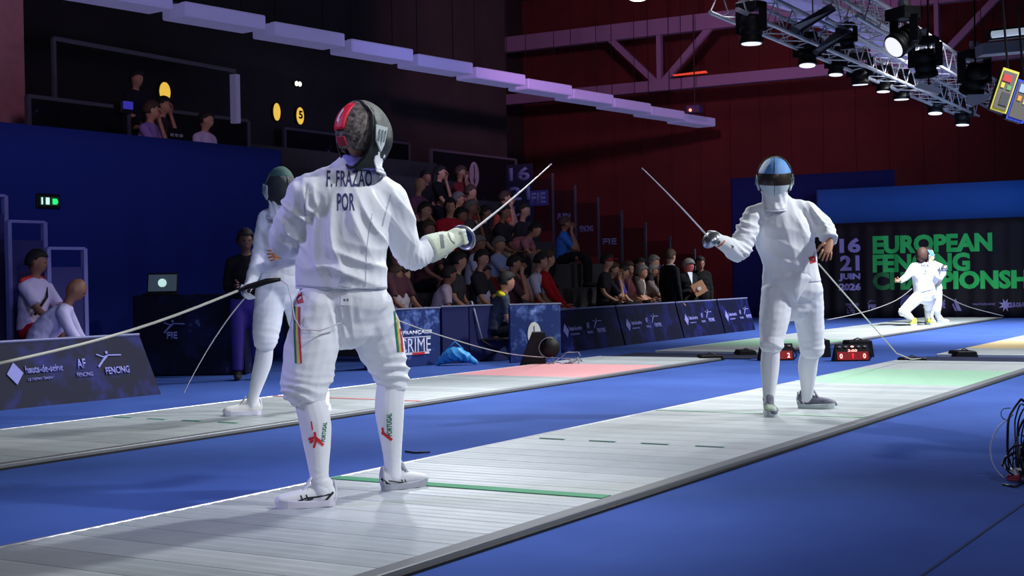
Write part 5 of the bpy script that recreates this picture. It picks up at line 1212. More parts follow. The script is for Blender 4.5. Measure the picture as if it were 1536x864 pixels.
# ---------------------------------------------------------------- spectators and officials
def cloth(rgb):
    return mat('cloth_%d_%d_%d' % tuple(rgb), rgb, .85, spec=.2)
def figure(J, fw, label, shirt, pants, skin=None, hair=None, sleeve='short', vox=.02, long_hair=False, shorts=False, group=None, shoes=(40, 40, 46), sc=1.0, fat=1.0, cap=None, floor_z=0.0):
    root = thing('person', J['base'], label, 'person', group); F = Vector(fw); skin = skin or M_skin
    bm = BM(); ex = BM()
    loft(bm, [J['pel'] - UPV * .05, J['pel'], J['waist'], J['chest'], J['top']], [(.14 * fat, .10), (.15 * fat, .11), (.13 * fat, .10 * fat), (.16, .11), (.10, .07)], F, 12, 4)
    loft(bm, [J['shL'], J['top'], J['shR']], [.05, .065, .05], F, 10, 4)
    loft(bm, [J['top'], J['neck'], J['head'] - norm(J['hu']) * .05], [.058, .052, .052], F, 10, 4)
    head_verts(bm, J['head'], J['hf'], J['hu'], sc)
    for sd in 'LR':
        loft(bm, [J['sh' + sd], J['el' + sd], J['wr' + sd]], [.048, .040, .028], F, 10, 4)
        hd = norm(J['wr' + sd] - J['el' + sd]); hd = norm(hd + Vector(J.get('hb' + sd, F)) * .6)
        side = norm(Vector(J.get('th' + sd, UPV)) + V3(.01, .02, .03)); side = (side - hd * side.dot(hd)).normalized(); nn = hd.cross(side)
        loft(bm, [J['wr' + sd], J['wr' + sd] + hd * .05, J['wr' + sd] + hd * .095], [(.028, .02), (.040, .018), (.038, .014)], nn, 10, 3)
        fingers(ex, J['wr' + sd] + hd * .1, hd, nn, side, 1.0, .45)
        loft(bm, [J['hip' + sd], J['kn' + sd], J['kn' + sd].lerp(J['an' + sd], .3), J['an' + sd]], [.08, .055, .055, .036], F, 10, 4)
    skinify('body', bm, vox, skin, root, 2, ex)
    hf = norm(J['hf']); hu = Vector(J['hu']); hs = hf.cross(hu).normalized()
    bm = BM()
    for s in (-1, 1): ball(bm, J['head'] + hf * .088 * sc + hs * s * .030 * sc + hu * .010 * sc, (.009, .012, .007), Matrix((hf, hs, hu)).transposed(), 1)
    obj('eyes', bm, M_black, root)
    bm = BM(); ball(bm, J['head'] + hf * .090 * sc - hu * .056 * sc, (.010, .024, .006), Matrix((hf, hs, hu)).transposed(), 1); obj('mouth', bm, mat('lips', (140, 70, 66), .6), root)
    M_s = cloth(shirt); bm = BM(); k = fat
    loft(bm, [J['pel'] + UPV * .0, J['waist'], J['chest'], J['top'], J['top'].lerp(J['neck'], .6)], [(.175 * k, .135 * k), (.158 * k, .125 * k), (.185, .135), (.115, .09), (.066, .066)], F, 16, 4, (False, False))
    loft(bm, [J['shL'], J['top'], J['shR']], [.066, .078, .066], F, 12, 4)
    for sd in 'LR':
        if sleeve == 'short': loft(bm, [J['sh' + sd], J['sh' + sd].lerp(J['el' + sd], .75)], [.068, .062], F, 12, 4, (True, False))
        elif sleeve == 'long': loft(bm, [J['sh' + sd], J['el' + sd], J['wr' + sd]], [.068, .056, .042], F, 12, 5, (True, False))
    sh = skinify('shirt' if sleeve != 'long' else 'jacket', bm, vox * .9, M_s, root, 3)
    folds(sh, [(J['waist'], .25, UPV + F * .4, .09, .012)], .002, int(abs(J['base'].y) * 10))
    bm = BM(); loft(bm, [J['pel'] + UPV * .06, J['pel'] - UPV * .05], [(.16 * k, .125), (.15, .11)], F, 14, 4)
    for sd in 'LR':
        e = .55 if shorts else .93
        kn, an = J['kn' + sd], J['an' + sd]
        if shorts: loft(bm, [J['hip' + sd], J['hip' + sd].lerp(kn, .92)], [.10, .085], F, 12, 5, (True, False))
        else: loft(bm, [J['hip' + sd], kn, kn.lerp(an, .95)], [.098, .078, .062], F, 12, 5, (True, False))
    skinify('shorts' if shorts else 'trousers', bm, vox * .9, cloth(pants), root, 3)
    for sd in 'LR':
        an = J['an' + sd]; td = norm(J.get('toe' + sd, F)); bm = BM(); z0 = an.z - .08
        loft(bm, [V3(an.x, an.y, z0 + .045) - td * .05, V3(an.x, an.y, z0 + .05) + td * .04, V3(an.x, an.y, z0 + .035) + td * .17], [(.04, .045), (.045, .045), (.036, .030)], UPV, 12, 4)
        loft(bm, [V3(an.x, an.y, z0 + .05), V3(an.x, an.y, z0 + .10)], [.042, .042], F, 10, 3)
        obj('shoe', bm, cloth(shoes), root, True)
    if hair is not None:
        hair_cap(root, J, sc, hair, low=-.45, fcut=.36, sub=3, ears=True, puff=.98)
        if long_hair:
            bm = BM(); b = J['head'] - hf * .06; loft(bm, [b + hu * .06, b - hu * .06 - hf * .02, b - hu * .20 - hf * .03, b - hu * .30 - hf * .02], [(.08, .05), (.088, .05), (.075, .04), (.04, .025)], F, 12, 4); obj('long_hair', bm, hair, root, True)
    if cap:
        bm = BM(); ball(bm, J['head'] + hu * .05 * sc - hf * .005, (.108 * sc, .092 * sc, .085 * sc), Matrix((hf, hs, hu)).transposed(), 3)
        box(bm, J['head'] + hu * .062 + hf * .12, (.10, .13, .012), Matrix((hf, hs, hu)).transposed()); obj('cap', bm, cloth(cap), root, True)
    return root
def seated(pos, yaw, lean=.15, arms='knees', drop=.43, sc=1.0, look=0.0, nod=0.1, roll=0.0, spread=.12):
    """joints of a seated figure; pos = top of the seat under the hips"""
    F = V3(math.cos(yaw), math.sin(yaw), 0); Lf = V3(-F.y, F.x, 0); p = Vector(pos); J = {'base': Vector(pos)}
    ld = (UPV * math.cos(lean) + F * math.sin(lean) + Lf * roll).normalized(); J['base'].z = pos[2]
    J['pel'] = p + UPV * .11 * sc; J['waist'] = J['pel'] + (UPV * .8 + ld * .2).normalized() * .16 * sc; J['chest'] = J['waist'] + ld * .18 * sc; J['top'] = J['chest'] + ld * .14 * sc
    nd = (ld + UPV * .8).normalized(); J['neck'] = J['top'] + nd * .08 * sc; J['head'] = J['neck'] + (nd * .13 + F * .02) * sc
    hy = yaw + look; J['hf'] = V3(math.cos(hy), math.sin(hy), -nod - .4 * max(lean - .3, 0)).normalized(); J['hu'] = (UPV + V3(math.cos(hy), math.sin(hy), 0) * (nod + .4 * max(lean - .3, 0))).normalized()
    for sd, s in (('L', 1), ('R', -1)):
        J['sh' + sd] = J['top'] + Lf * s * .165 * sc - UPV * .03
        J['hip' + sd] = p + Lf * s * .09 + UPV * .10
        J['kn' + sd] = p + F * .45 * sc + Lf * s * spread + UPV * .11
        J['an' + sd] = V3(*(p + F * .46 + Lf * s * spread)) + UPV * (.08 - drop)
        kn = J['kn' + sd]; ch = J['head'] - nd * .11 + F * .11
        if arms == 'knees': w = kn + UPV * .06 - F * .04; e = (J['sh' + sd] + w) / 2 + Lf * s * .05 - UPV * .09 - F * .06
        elif arms == 'lap': w = p + F * .26 + Lf * s * .05 + UPV * .20; e = J['sh' + sd] + Lf * s * .05 - UPV * .26 + F * .03
        elif arms == 'chin': w = ch + Lf * s * .03 - UPV * .02; e = kn * .5 + J['sh' + sd] * .5 + F * .04 + UPV * .02 - UPV * .08
        elif arms == 'clasp': w = kn * .6 + (p + F * .5) * .4 + UPV * .10; w = p + F * .46 + Lf * s * .035 + UPV * .18; e = J['sh' + sd] * .5 + w * .5 + Lf * s * .07 - UPV * .07
        elif arms == 'onechin':
            if s > 0: w = ch; e = kn * .4 + J['sh' + sd] * .6 + F * .02 - UPV * .08
            else: w = kn + UPV * .06 - F * .06; e = (J['sh' + sd] + w) / 2 + Lf * s * .05 - UPV * .07
        elif arms == 'crossed': w = J['chest'] + F * .17 - Lf * s * .10 - UPV * .05; e = J['sh' + sd] + Lf * s * .05 - UPV * .24 + F * .06
        J['el' + sd] = e; J['wr' + sd] = w; J['th' + sd] = UPV
    return J, F
def row_for(px, py, lean, sc):
    best = None
    for r in range(8):
        X = RX - r * RD - .22; hx = X + math.sin(lean) * .35 + .03; q = AX(px, py, hx); need = q.z - (RH * (r + 1) + .70 * sc * (math.cos(lean) * .5 + .5))
        if best is None or abs(need) < abs(best[1]): best = (r, need, q.y, X)
    return best
PEOPLE = [  # head pixel, lean, arms, yaw offset, look, shirt, trousers, options, label
 (628, 287, .2, 'knees', 0, .3, (120, 74, 104), (30, 30, 40), dict(), 'spectator in mauve shirt at the upper left of the bleachers'),
 (640, 276, .1, 'lap', 0, -.2, (30, 28, 34), (30, 30, 40), dict(hair=M_hair), 'spectator in black top behind the one in mauve, upper bleachers'),
 (659, 268, .2, 'onechin', .2, .4, (22, 20, 24), (24, 24, 30), dict(hair=M_hair, long_hair=True), 'long haired woman in sleeveless black top with bare arms, upper bleachers'),
 (691, 268, .1, 'chin', .1, .2, (110, 36, 40), (30, 30, 38), dict(hair=M_hairb), 'spectator in dark red shirt below the grey oval mark'),
 (703, 298, .25, 'knees', .3, .3, (150, 40, 44), (40, 30, 34), dict(hair=M_hairb), 'spectator in brick red shirt leaning forward right of the yellow shirt'),
 (688, 312, .1, 'lap', .2, .5, (196, 160, 90), (40, 40, 48), dict(hair=M_hairg), 'spectator in mustard yellow shirt, middle of the upper group'),
 (677, 318, .1, 'knees', -.5, -.4, (190, 36, 52), (34, 34, 44), dict(hair=M_hair), 'dark haired spectator in bright red shirt above the gloved hand'),
 (637, 326, .1, 'lap', .1, .1, (26, 24, 28), (30, 30, 36), dict(hair=M_hair), 'spectator in black below the black topped woman'),
 (641, 352, .15, 'knees', 0, .1, (90, 52, 56), (30, 28, 34), dict(hair=M_hairb), 'spectator in dull maroon directly behind the gloved forearm'),
 (704, 322, .2, 'onechin', .2, .3, (84, 74, 78), (40, 38, 46), dict(hair=M_hairg), 'grey haired spectator in grey shirt above the sword guard'),
 (690, 333, .2, 'knees', .2, .2, (44, 38, 42), (30, 28, 32), dict(hair=M_hair), 'spectator in charcoal top between red shirt and sword guard'),
 (727, 330, .1, 'knees', .3, .3, (50, 34, 38), (150, 140, 122), dict(hair=M_hair, shoes=(225, 225, 230)), 'spectator in khaki trousers and white sneakers right of the sword guard'),
 (756, 306, .25, 'chin', .3, .5, (200, 90, 66), (40, 34, 40), dict(hair=M_hairb), 'spectator in orange shirt beside the raised blade'),
 (752, 328, .3, 'knees', .2, .2, (46, 42, 50), (34, 32, 40), dict(hair=M_hair), 'spectator in dark grey below the orange shirted one'),
 (790, 352, 1.15, 'clasp', .2, .2, (190, 120, 128), (120, 110, 112), dict(hair=M_hair), 'spectator in pink shirt bent far forward over the knees'),
 (785, 322, .1, 'lap', .1, .2, (50, 44, 52), (30, 30, 40), dict(hair=M_hair), 'spectator in dark clothes above the bent one in pink'),
 (848, 344, .1, 'chin', .3, .6, (52, 110, 190), (24, 22, 26), dict(hair=M_hairb), 'spectator in bright blue shirt alone at the right of the upper rows'),
 (718, 376, .2, 'knees', .1, .3, (206, 200, 222), (150, 40, 46), dict(hair=M_hairg, fat=1.15), 'spectator in white polo and red shorts seated beside the light blue shirt', ),
 (749, 377, .15, 'clasp', .1, -.2, (150, 164, 204), (60, 60, 74), dict(hair=M_hairg, fat=1.2), 'spectator in light blue shirt seated beside the white polo'),
 (595, 398, .1, 'knees', .0, .1, (92, 54, 62), (30, 30, 36), dict(hair=M_hairb), 'spectator in plum shirt just right of the fencer jacket'),
 (606, 430, .05, 'lap', .3, .8, (200, 190, 200), (40, 40, 50), dict(hair=M_hair, long_hair=True), 'dark long haired woman in white tee nearest the lettered blue panel'),
 (594, 445, .1, 'lap', .2, .8, (186, 176, 186), (40, 40, 50), dict(hair=M_hairb), 'spectator in pale tee half hidden behind the fencer hip'),
 (671, 432, .35, 'knees', .5, .6, (206, 184, 198), (40, 36, 44), dict(hair=M_hair), 'man in pale pink tee with lanyard leaning forward above the navy panel'),
 (687, 404, .15, 'lap', .3, .5, (62, 58, 62), (40, 40, 44), dict(hair=M_hair), 'spectator in dark grey shirt behind the pale pink tee'),
 (726, 438, .1, 'lap', .3, .3, (200, 196, 214), (40, 40, 50), dict(hair=M_hair), 'spectator in white tee with lanyard left of the seated official'),
 (771, 407, .1, 'chin', .3, .4, (96, 60, 66), (44, 40, 50), dict(hair=M_hair), 'spectator in maroon top with hands at the chin behind the official'),
 (803, 402, .45, 'knees', .3, .5, (204, 200, 216), (60, 66, 90), dict(hair=M_hair), 'spectator in white tee with blue lanyard leaning beside the red tracksuit'),
 (816, 398, .35, 'clasp', .3, .5, (176, 24, 34), (130, 22, 30), dict(hair=M_hairb, sleeve='long'), 'spectator in full red tracksuit with clasped hands'),
 (910, 402, .1, 'lap', .2, .2, (34, 30, 34), (24, 24, 30), dict(hair=M_hair, cap=(170, 44, 48)), 'spectator in red cap and black jacket at the sparse right end'),
 (919, 414, .2, 'chin', .3, .3, (40, 36, 40), (24, 24, 30), dict(hair=M_hairb), 'spectator in black below the red cap'),
 (933, 422, .35, 'onechin', .4, .4, (92, 76, 172), (30, 28, 40), dict(hair=M_hair), 'spectator in violet shirt leaning forward'),
 (959, 407, .1, 'lap', .2, -.3, (60, 50, 54), (30, 30, 36), dict(hair=M_hair, vest=(205, 195, 180)), 'spectator in open cream vest right of the violet shirt'),
 (942, 412, .1, 'knees', .2, .1, (96, 40, 48), (36, 34, 40), dict(hair=M_hairb), 'spectator in dark red between violet shirt and cream vest'),
 (980, 403, .1, 'lap', .2, .1, (48, 44, 50), (30, 30, 36), dict(hair=M_hairg), 'spectator in dark slate top behind the grey shirted pair'),
 (979, 430, .2, 'chin', .3, .3, (122, 110, 108), (60, 56, 60), dict(hair=M_hairg), 'spectator in taupe grey shirt just left of the standing man in a suit'),
 (962, 438, .3, 'knees', .3, .2, (104, 92, 90), (60, 56, 60), dict(hair=M_hairg), 'bent spectator in brownish grey shirt in the lowest right row'),
 (722, 400, .1, 'knees', .1, .1, (46, 42, 48), (34, 32, 38), dict(hair=M_hair), 'spectator in black shirt between the white polo and the white tee')]
for (px, py, lean, arms, yo, look, shirt, pants, op, lb) in PEOPLE:
    sc = 1.0; r, need, y, X = row_for(px, py, lean, sc); op = dict(op); vest = op.pop('vest', None)
    adj = max(-.10, min(.12, need)); sc = 1.0 + adj / .75
    Jp, Fp = seated((X, y, RH * (r + 1)), yo, lean, arms, .43, sc, look)
    rt = figure(Jp, Fp, lb, shirt, pants, skin=random.choice([M_skin, M_skin, M_skin_tan]), sc=1.0, **op)
    if vest:
        bm = BM(); loft(bm, [Jp['pel'], Jp['waist'], Jp['chest'], Jp['top']], [(.185, .145), (.168, .137), (.198, .145), (.13, .1)], Fp, 16, 4, (False, False)); skinify('vest', bm, .018, cloth(vest), rt, 2)
    if 'lanyard' in lb:
        bm = BM(); f_ = Jp['chest'] + Fp * .15 - UPV * .08; tube(bm, [Jp['neck'] + Vector((-Fp.y, Fp.x, 0)) * .06, f_, Jp['neck'] - Vector((-Fp.y, Fp.x, 0)) * .06], .008, 5); obj('lanyard', bm, cloth((40, 50, 120)), rt)

# balcony people (floor of balcony at 2.15 m)
def balc(px, py, X, lb, shirt, arms, yaw=.2, look=0, stand=False, **k):
    q = AX(px, py, X); zs = q.z - .72
    Jp, Fp = seated((X, q.y, zs), yaw, .15, arms, zs - 2.15 if zs - 2.15 > .3 else .45, 1.0, look)
    return figure(Jp, Fp, lb, shirt, (30, 30, 40), **k)
balc(219, 176, -13.9, 'man in lilac shirt with hand near his face on the balcony', (150, 120, 190), 'onechin', .3, .7, hair=M_hairb)
rt = balc(302, 190, -14.0, 'man in white tee with dark lanyard at the right of the balcony', (208, 186, 226), 'lap', .1, .5, hair=M_hair)
balc(237, 168, -14.5, 'dim person behind the man in lilac on the balcony', (60, 44, 50), 'onechin', .3, .2, hair=M_hair)
balc(199, 128, -15.6, 'dark figure standing before the balcony wall near the small lights', (30, 28, 40), 'lap', 0, .1, hair=M_hair)
# balcony monitors and small lights
for px, py, w_, h_, lb, cc in ((192, 158, .16, .1, 'small blue lit screen on the balcony', (70, 64, 200)), (265, 203, .28, .22, 'dark flight case with pale lettering between the two balcony men', (60, 60, 70))):
    c0 = AX(px, py, -13.7); t = thing('balcony_screen' if cc[2] > 100 else 'flight_case', c0, lb, 'screen' if cc[2] > 100 else 'case')
    bm = BM(); box(bm, c0 - V3(.1, 0, h_ * .3), (.15, w_ * 1.15, h_ * 1.5), bev=.01); obj('housing', bm, M_black, t)
    if cc[2] > 100:
        bm = BM(); box(bm, c0, (.02, w_, h_)); obj('screen', bm, mat('balc_blue', cc, .5, emit=.3), t)
        bm = BM(); box(bm, V3(c0.x - .1, c0.y, (c0.z + 2.15) / 2 - .03), (.04, .04, c0.z - 2.15)); obj('stand', bm, M_black, t)
    else:
        for k in range(3): flat_on('case_mark', rect_bm(-.12 + .085 * k, -.02, -.06 + .085 * k, .02), c0, V3(0, 1, 0), UPV, mat('case_print', (150, 150, 170), .6), t)
# two people at the left edge
def at_px(px, py, X): return AX(px, py, X)
q = at_px(52, 405, -11.9); Jp, Fp = seated((-11.95, q.y, q.z - .74), .15, .12, 'clasp', .45, 1.02, .5)
rt = figure(Jp, Fp, 'seated man in white tee with red shoulders, red shorts and dark strap', (205, 190, 226), (190, 24, 44), hair=M_hair, shorts=True, vox=.016, fat=1.1, skin=M_skin_tan)
Lf = V3(-Fp.y, Fp.x, 0)
for s in (-1, 1):
    bm = BM(); loft(bm, [Jp['top'] + Lf * s * .05 + UPV * .062, Jp['top'] + Lf * s * .19 + UPV * .025], [(.03, .02), (.035, .02)], Fp, 10, 3); obj('shoulder_patch', bm, M_red, rt, True)
bm = BM(); tube(bm, [Jp['shL'] + UPV * .06, Jp['chest'] + Fp * .155 + Lf * .02, Jp['waist'] + Fp * .15 - Lf * .14], .014, 6); obj('strap', bm, M_blackc, rt, True)
q = at_px(90, 462, -11.2); Jp, Fp = seated((-11.45, q.y - .05, q.z - .55), .7, .75, 'clasp', .42, 1.05, .2, .5)
rt = figure(Jp, Fp, 'bald man in white tracksuit hunched forward over clasped hands at left', (206, 198, 236), (196, 188, 226), hair=None, sleeve='long', vox=.016, skin=M_skin_tan, fat=1.1)
c0 = Jp['base'].copy(); t = thing('bench', V3(c0.x - .05, c0.y, 0), 'low dark bench under the hunched man in white', 'bench')
bm = BM(); box(bm, (c0.x - .05, c0.y, c0.z - .03), (.4, .9, .06), bev=.01); obj('seat', bm, M_dark, t)
for s in (-1, 1):
    bm = BM(); box(bm, (c0.x - .05, c0.y + s * .38, (c0.z - .06) / 2), (.34, .05, c0.z - .06)); obj('leg', bm, M_black, t)
# standing figures
def standing(foot, yaw, look=0, arms='down', h=1.0, nod=.05):
    F = V3(math.cos(yaw), math.sin(yaw), 0); Lf = V3(-F.y, F.x, 0); p = Vector(foot); J = {'base': Vector(foot)}
    J['pel'] = p + UPV * .95 * h; J['waist'] = p + UPV * 1.10 * h; J['chest'] = p + UPV * 1.28 * h; J['top'] = p + UPV * 1.42 * h; J['neck'] = p + UPV * 1.51 * h + F * .01; J['head'] = p + UPV * 1.64 * h + F * .03
    hy = yaw + look; J['hf'] = V3(math.cos(hy), math.sin(hy), -nod); J['hu'] = (UPV + V3(math.cos(hy), math.sin(hy), 0) * nod).normalized()
    for sd, s in (('L', 1), ('R', -1)):
        J['sh' + sd] = J['top'] + Lf * s * .175 * h - UPV * .03; J['hip' + sd] = p + Lf * s * .09 + UPV * .92 * h
        J['kn' + sd] = p + Lf * s * .10 + UPV * .50 * h + F * .02; J['an' + sd] = p + Lf * s * .11 + UPV * .08
        if arms == 'down': J['el' + sd] = J['sh' + sd] + Lf * s * .05 - UPV * .28; J['wr' + sd] = J['el' + sd] - UPV * .25 + F * .06; J['hb' + sd] = -UPV
        elif arms == 'front': J['el' + sd] = J['sh' + sd] + Lf * s * .04 - UPV * .28; J['wr' + sd] = J['el' + sd] + F * .22 - Lf * s * .10 + UPV * .02; J['hb' + sd] = F
        J['th' + sd] = UPV if arms == 'front' else F
    return J, F
Lsuit = (16, 16, 20)
g = G(1006, 506); hh = (P(1010, 377, (g - V3(0, 0, CAM_H)).dot(FWD)).z) / 1.765
Jp, Fp = standing(g, math.radians(70), .1, 'down', hh); rt = figure(Jp, Fp, 'tall man in black suit and white collar standing before the sponsor boards', Lsuit, Lsuit, hair=M_hairb, sleeve='long', vox=.018)
def collar(rt, Jp, Fp):
    bm = BM(); loft(bm, [Jp['neck'] - UPV * .06, Jp['neck'] - UPV * .01], [(.075, .075), (.064, .064)], Fp, 14, 3, (False, False)); obj('shirt_collar', bm, cloth((225, 225, 235)), rt, True)
    bm = BM(); c_ = Jp['top'] + Fp * .10; Lf = V3(-Fp.y, Fp.x, 0)
    a = [bm.verts.new(v) for v in (c_ + UPV * .06 - Lf * .05 - Fp * .02, c_ + UPV * .06 + Lf * .05 - Fp * .02, c_ - UPV * .16 + Fp * .055)]; b = [bm.verts.new(v.co - Fp * .04) for v in a]
    bm.faces.new(a); bm.faces.new(b[::-1])
    for k in range(3): bm.faces.new((a[k], b[k], b[(k + 1) % 3], a[(k + 1) % 3]))
    obj('shirt_front', bm, cloth((225, 225, 235)), rt)
collar(rt, Jp, Fp)
g = G(1033, 501); hh = (P(1031, 392, (g - V3(0, 0, CAM_H)).dot(FWD)).z) / 1.765
Jp, Fp = standing(g, math.radians(-35), .7, 'front', hh, .25); rt = figure(Jp, Fp, 'man with reddish face in black suit holding a tan board with white disc', Lsuit, Lsuit, skin=mat('skin_ruddy', (196, 92, 84), .5), hair=M_hairg, sleeve='long', vox=.018)
collar(rt, Jp, Fp)
bc = (Jp['wrL'] + Jp['wrR']) / 2 + Fp * .16 + UPV * .06
t = thing('tan_board', bc, 'tan square board with white disc held by the man with reddish face', 'board')
U = (RGT * math.cos(.5) + UPV * math.sin(.5)); V = (UPV * math.cos(.5) - RGT * math.sin(.5)); Rb = Matrix((U, -U.cross(V), V)).transposed()
bm = BM(); box(bm, bc, (.23, .03, .23), Rb, .004); obj('board_face', bm, mat('tan_card', (186, 132, 96), .7), t)
flat_on('disc', poly_bm(ellipse_pts(0, 0, .035, .035, 20)), bc - FWD * .02, U, V, mat('disc_pale', (225, 215, 200), .6), t)
g = G(1052, 499); hh = (P(1050, 388, (g - V3(0, 0, CAM_H)).dot(FWD)).z) / 1.765
Jp, Fp = standing(g, math.radians(-60), .2, 'down', hh); figure(Jp, Fp, 'person all in black standing right of the tan board', (12, 12, 14), (12, 12, 14), skin=M_skin_tan, hair=M_hair, sleeve='long', vox=.02)
g = P(372, 545, 15.5); g.z = 0; Jp, Fp = standing(g, math.radians(-50), .2, 'front', .92); figure(Jp, Fp, 'person in black with violet trousers standing dimly behind the left fencer', (16, 14, 18), (58, 44, 120), skin=M_skin_dark, hair=M_hair, sleeve='long', vox=.02)
# seated official with yellow collar on a folding chair
q = P(742, 436, 18.3)
Jp, Fp = seated((q.x, q.y, .30), math.radians(38), .35, 'lap', .30, .9, .25)
rt = figure(Jp, Fp, 'official in dark grey polo with yellow shoulder yoke seated on the folding chair', (62, 70, 84), (24, 24, 30), hair=M_hair, vox=.015, fat=1.1)
bm = BM(); Lf = V3(-Fp.y, Fp.x, 0)
loft(bm, [Jp['top'] + Lf * .15 + UPV * .03 - Fp * .03, Jp['top'] + UPV * .045 - Fp * .045, Jp['top'] - Lf * .15 + UPV * .03 - Fp * .03], [(.045, .03), (.05, .045), (.045, .03)], UPV, 12, 4); obj('yellow_yoke', bm, cloth((222, 206, 40)), rt, True)
c0 = V3(Jp['base'].x, Jp['base'].y, 0)
t = thing('folding_chair', c0, 'black folding chair with grey edged back under the seated official', 'chair'); Lf = V3(-Fp.y, Fp.x, 0); Rc = Matrix((Fp, Lf, UPV)).transposed()
bm = BM(); box(bm, c0 + UPV * .28, (.42, .42, .035), Rc, .01); obj('seat', bm, M_black, t)
bm = BM(); tube(bm, [c0 - Fp * .2 - Lf * .21 + UPV * .29, c0 - Fp * .29 - Lf * .21 + UPV * .66, c0 - Fp * .31 - Lf * .12 + UPV * .76, c0 - Fp * .31 + Lf * .12 + UPV * .76, c0 - Fp * .29 + Lf * .21 + UPV * .66, c0 - Fp * .2 + Lf * .21 + UPV * .29], .013, 8); obj('back_frame', bm, mat('chair_grey', (150, 150, 165), .5), t, True)
bm = BM(); box(bm, c0 - Fp * .285 + UPV * .56, (.015, .40, .3), Rc, .004); obj('backrest', bm, M_blackc, t)
for sx in (-1, 1):
    for sy in (-1, 1):
        bm = BM(); tube(bm, [c0 + Fp * .2 * sx + Lf * .2 * sy + UPV * .27, c0 - Fp * .22 * sx + Lf * .2 * sy], .012, 6); obj('leg', bm, M_black, t)
# light blue bag
c0 = G(683, 548)
bm = BM(); loft(bm, [c0 + UPV * .02 - RGT * .22, c0 + UPV * .13 - RGT * .05, c0 + UPV * .12 + RGT * .08, c0 + UPV * .03 + RGT * .26], [(.04, .03), (.10, .09), (.09, .08), (.03, .03)], UPV, 16, 5)
t = thing('bag', c0, 'crumpled light blue bag on the floor by the lettered blue panel', 'bag'); o = skinify('bag_body', bm, .012, mat('bag_blue', (52, 150, 214), .5), t, 2); folds(o, [(c0 + UPV * .1, .3, RGT + UPV * .5, .07, .02)], .003, 4)
bm = BM(); tube(bm, [c0 - RGT * .1 + UPV * .2, c0 + UPV * .29, c0 + RGT * .1 + UPV * .2], .01, 6); obj('handle', bm, MATS['bag_blue'], t, True)
# floor monitor / light with cables in front of the disc panel
c0 = G(812, 548)
t = thing('floor_device', c0, 'black wedge shaped floor device with round side and loose cables before the disc panel', 'floor speaker')
Rf = Matrix((RGT, FWD, UPV)).transposed()
bm = BM(); pr = [(-.26, 0), (.05, 0), (.05, .40), (-.1, .40)]
a = [bm.verts.new(c0 + RGT * x + UPV * z - FWD * .2) for x, z in pr]; b = [bm.verts.new(v.co + FWD * .4) for v in a]
bm.faces.new(a); bm.faces.new(b[::-1])
for k in range(4): bm.faces.new((a[k], b[k], b[(k + 1) % 4], a[(k + 1) % 4]))
obj('wedge_body', bm, M_black, t)
bm = BM(); tube(bm, [c0 + RGT * .09 + UPV * .22 - FWD * .2, c0 + RGT * .09 + UPV * .22 + FWD * .15], [.13, .13], 24); obj('drum', bm, M_black, t, True)
bm = BM(); tube(bm, [c0 + RGT * .09 + UPV * .22 - FWD * .21 + RGT * .12 * math.cos(a_) + UPV * .12 * math.sin(a_) for a_ in [1.2 + 3.9 * k / 14 for k in range(15)]], .006, 6); obj('hoop', bm, mat('hoop_grey', (110, 112, 130), .5), t, True)
bm = BM(); rs = random.Random(3)
for k in range(7):
    p = c0 + RGT * rs.uniform(0, .3) - FWD * .25 + UPV * .02; pts = [p]
    for j in range(7): pts.append(pts[-1] + RGT * rs.uniform(-.08, .10) + FWD * rs.uniform(-.05, .05) + UPV * rs.uniform(-.05, .06)); pts[-1].z = max(.008, min(.16, pts[-1].z))
    tube(bm, [Vector(v) for v in cat_rom([tuple(v) for v in pts], 3)], .006, 5)
obj('loose_cables', bm, mat('cable_lightgrey', (130, 130, 150), .5), t, True)
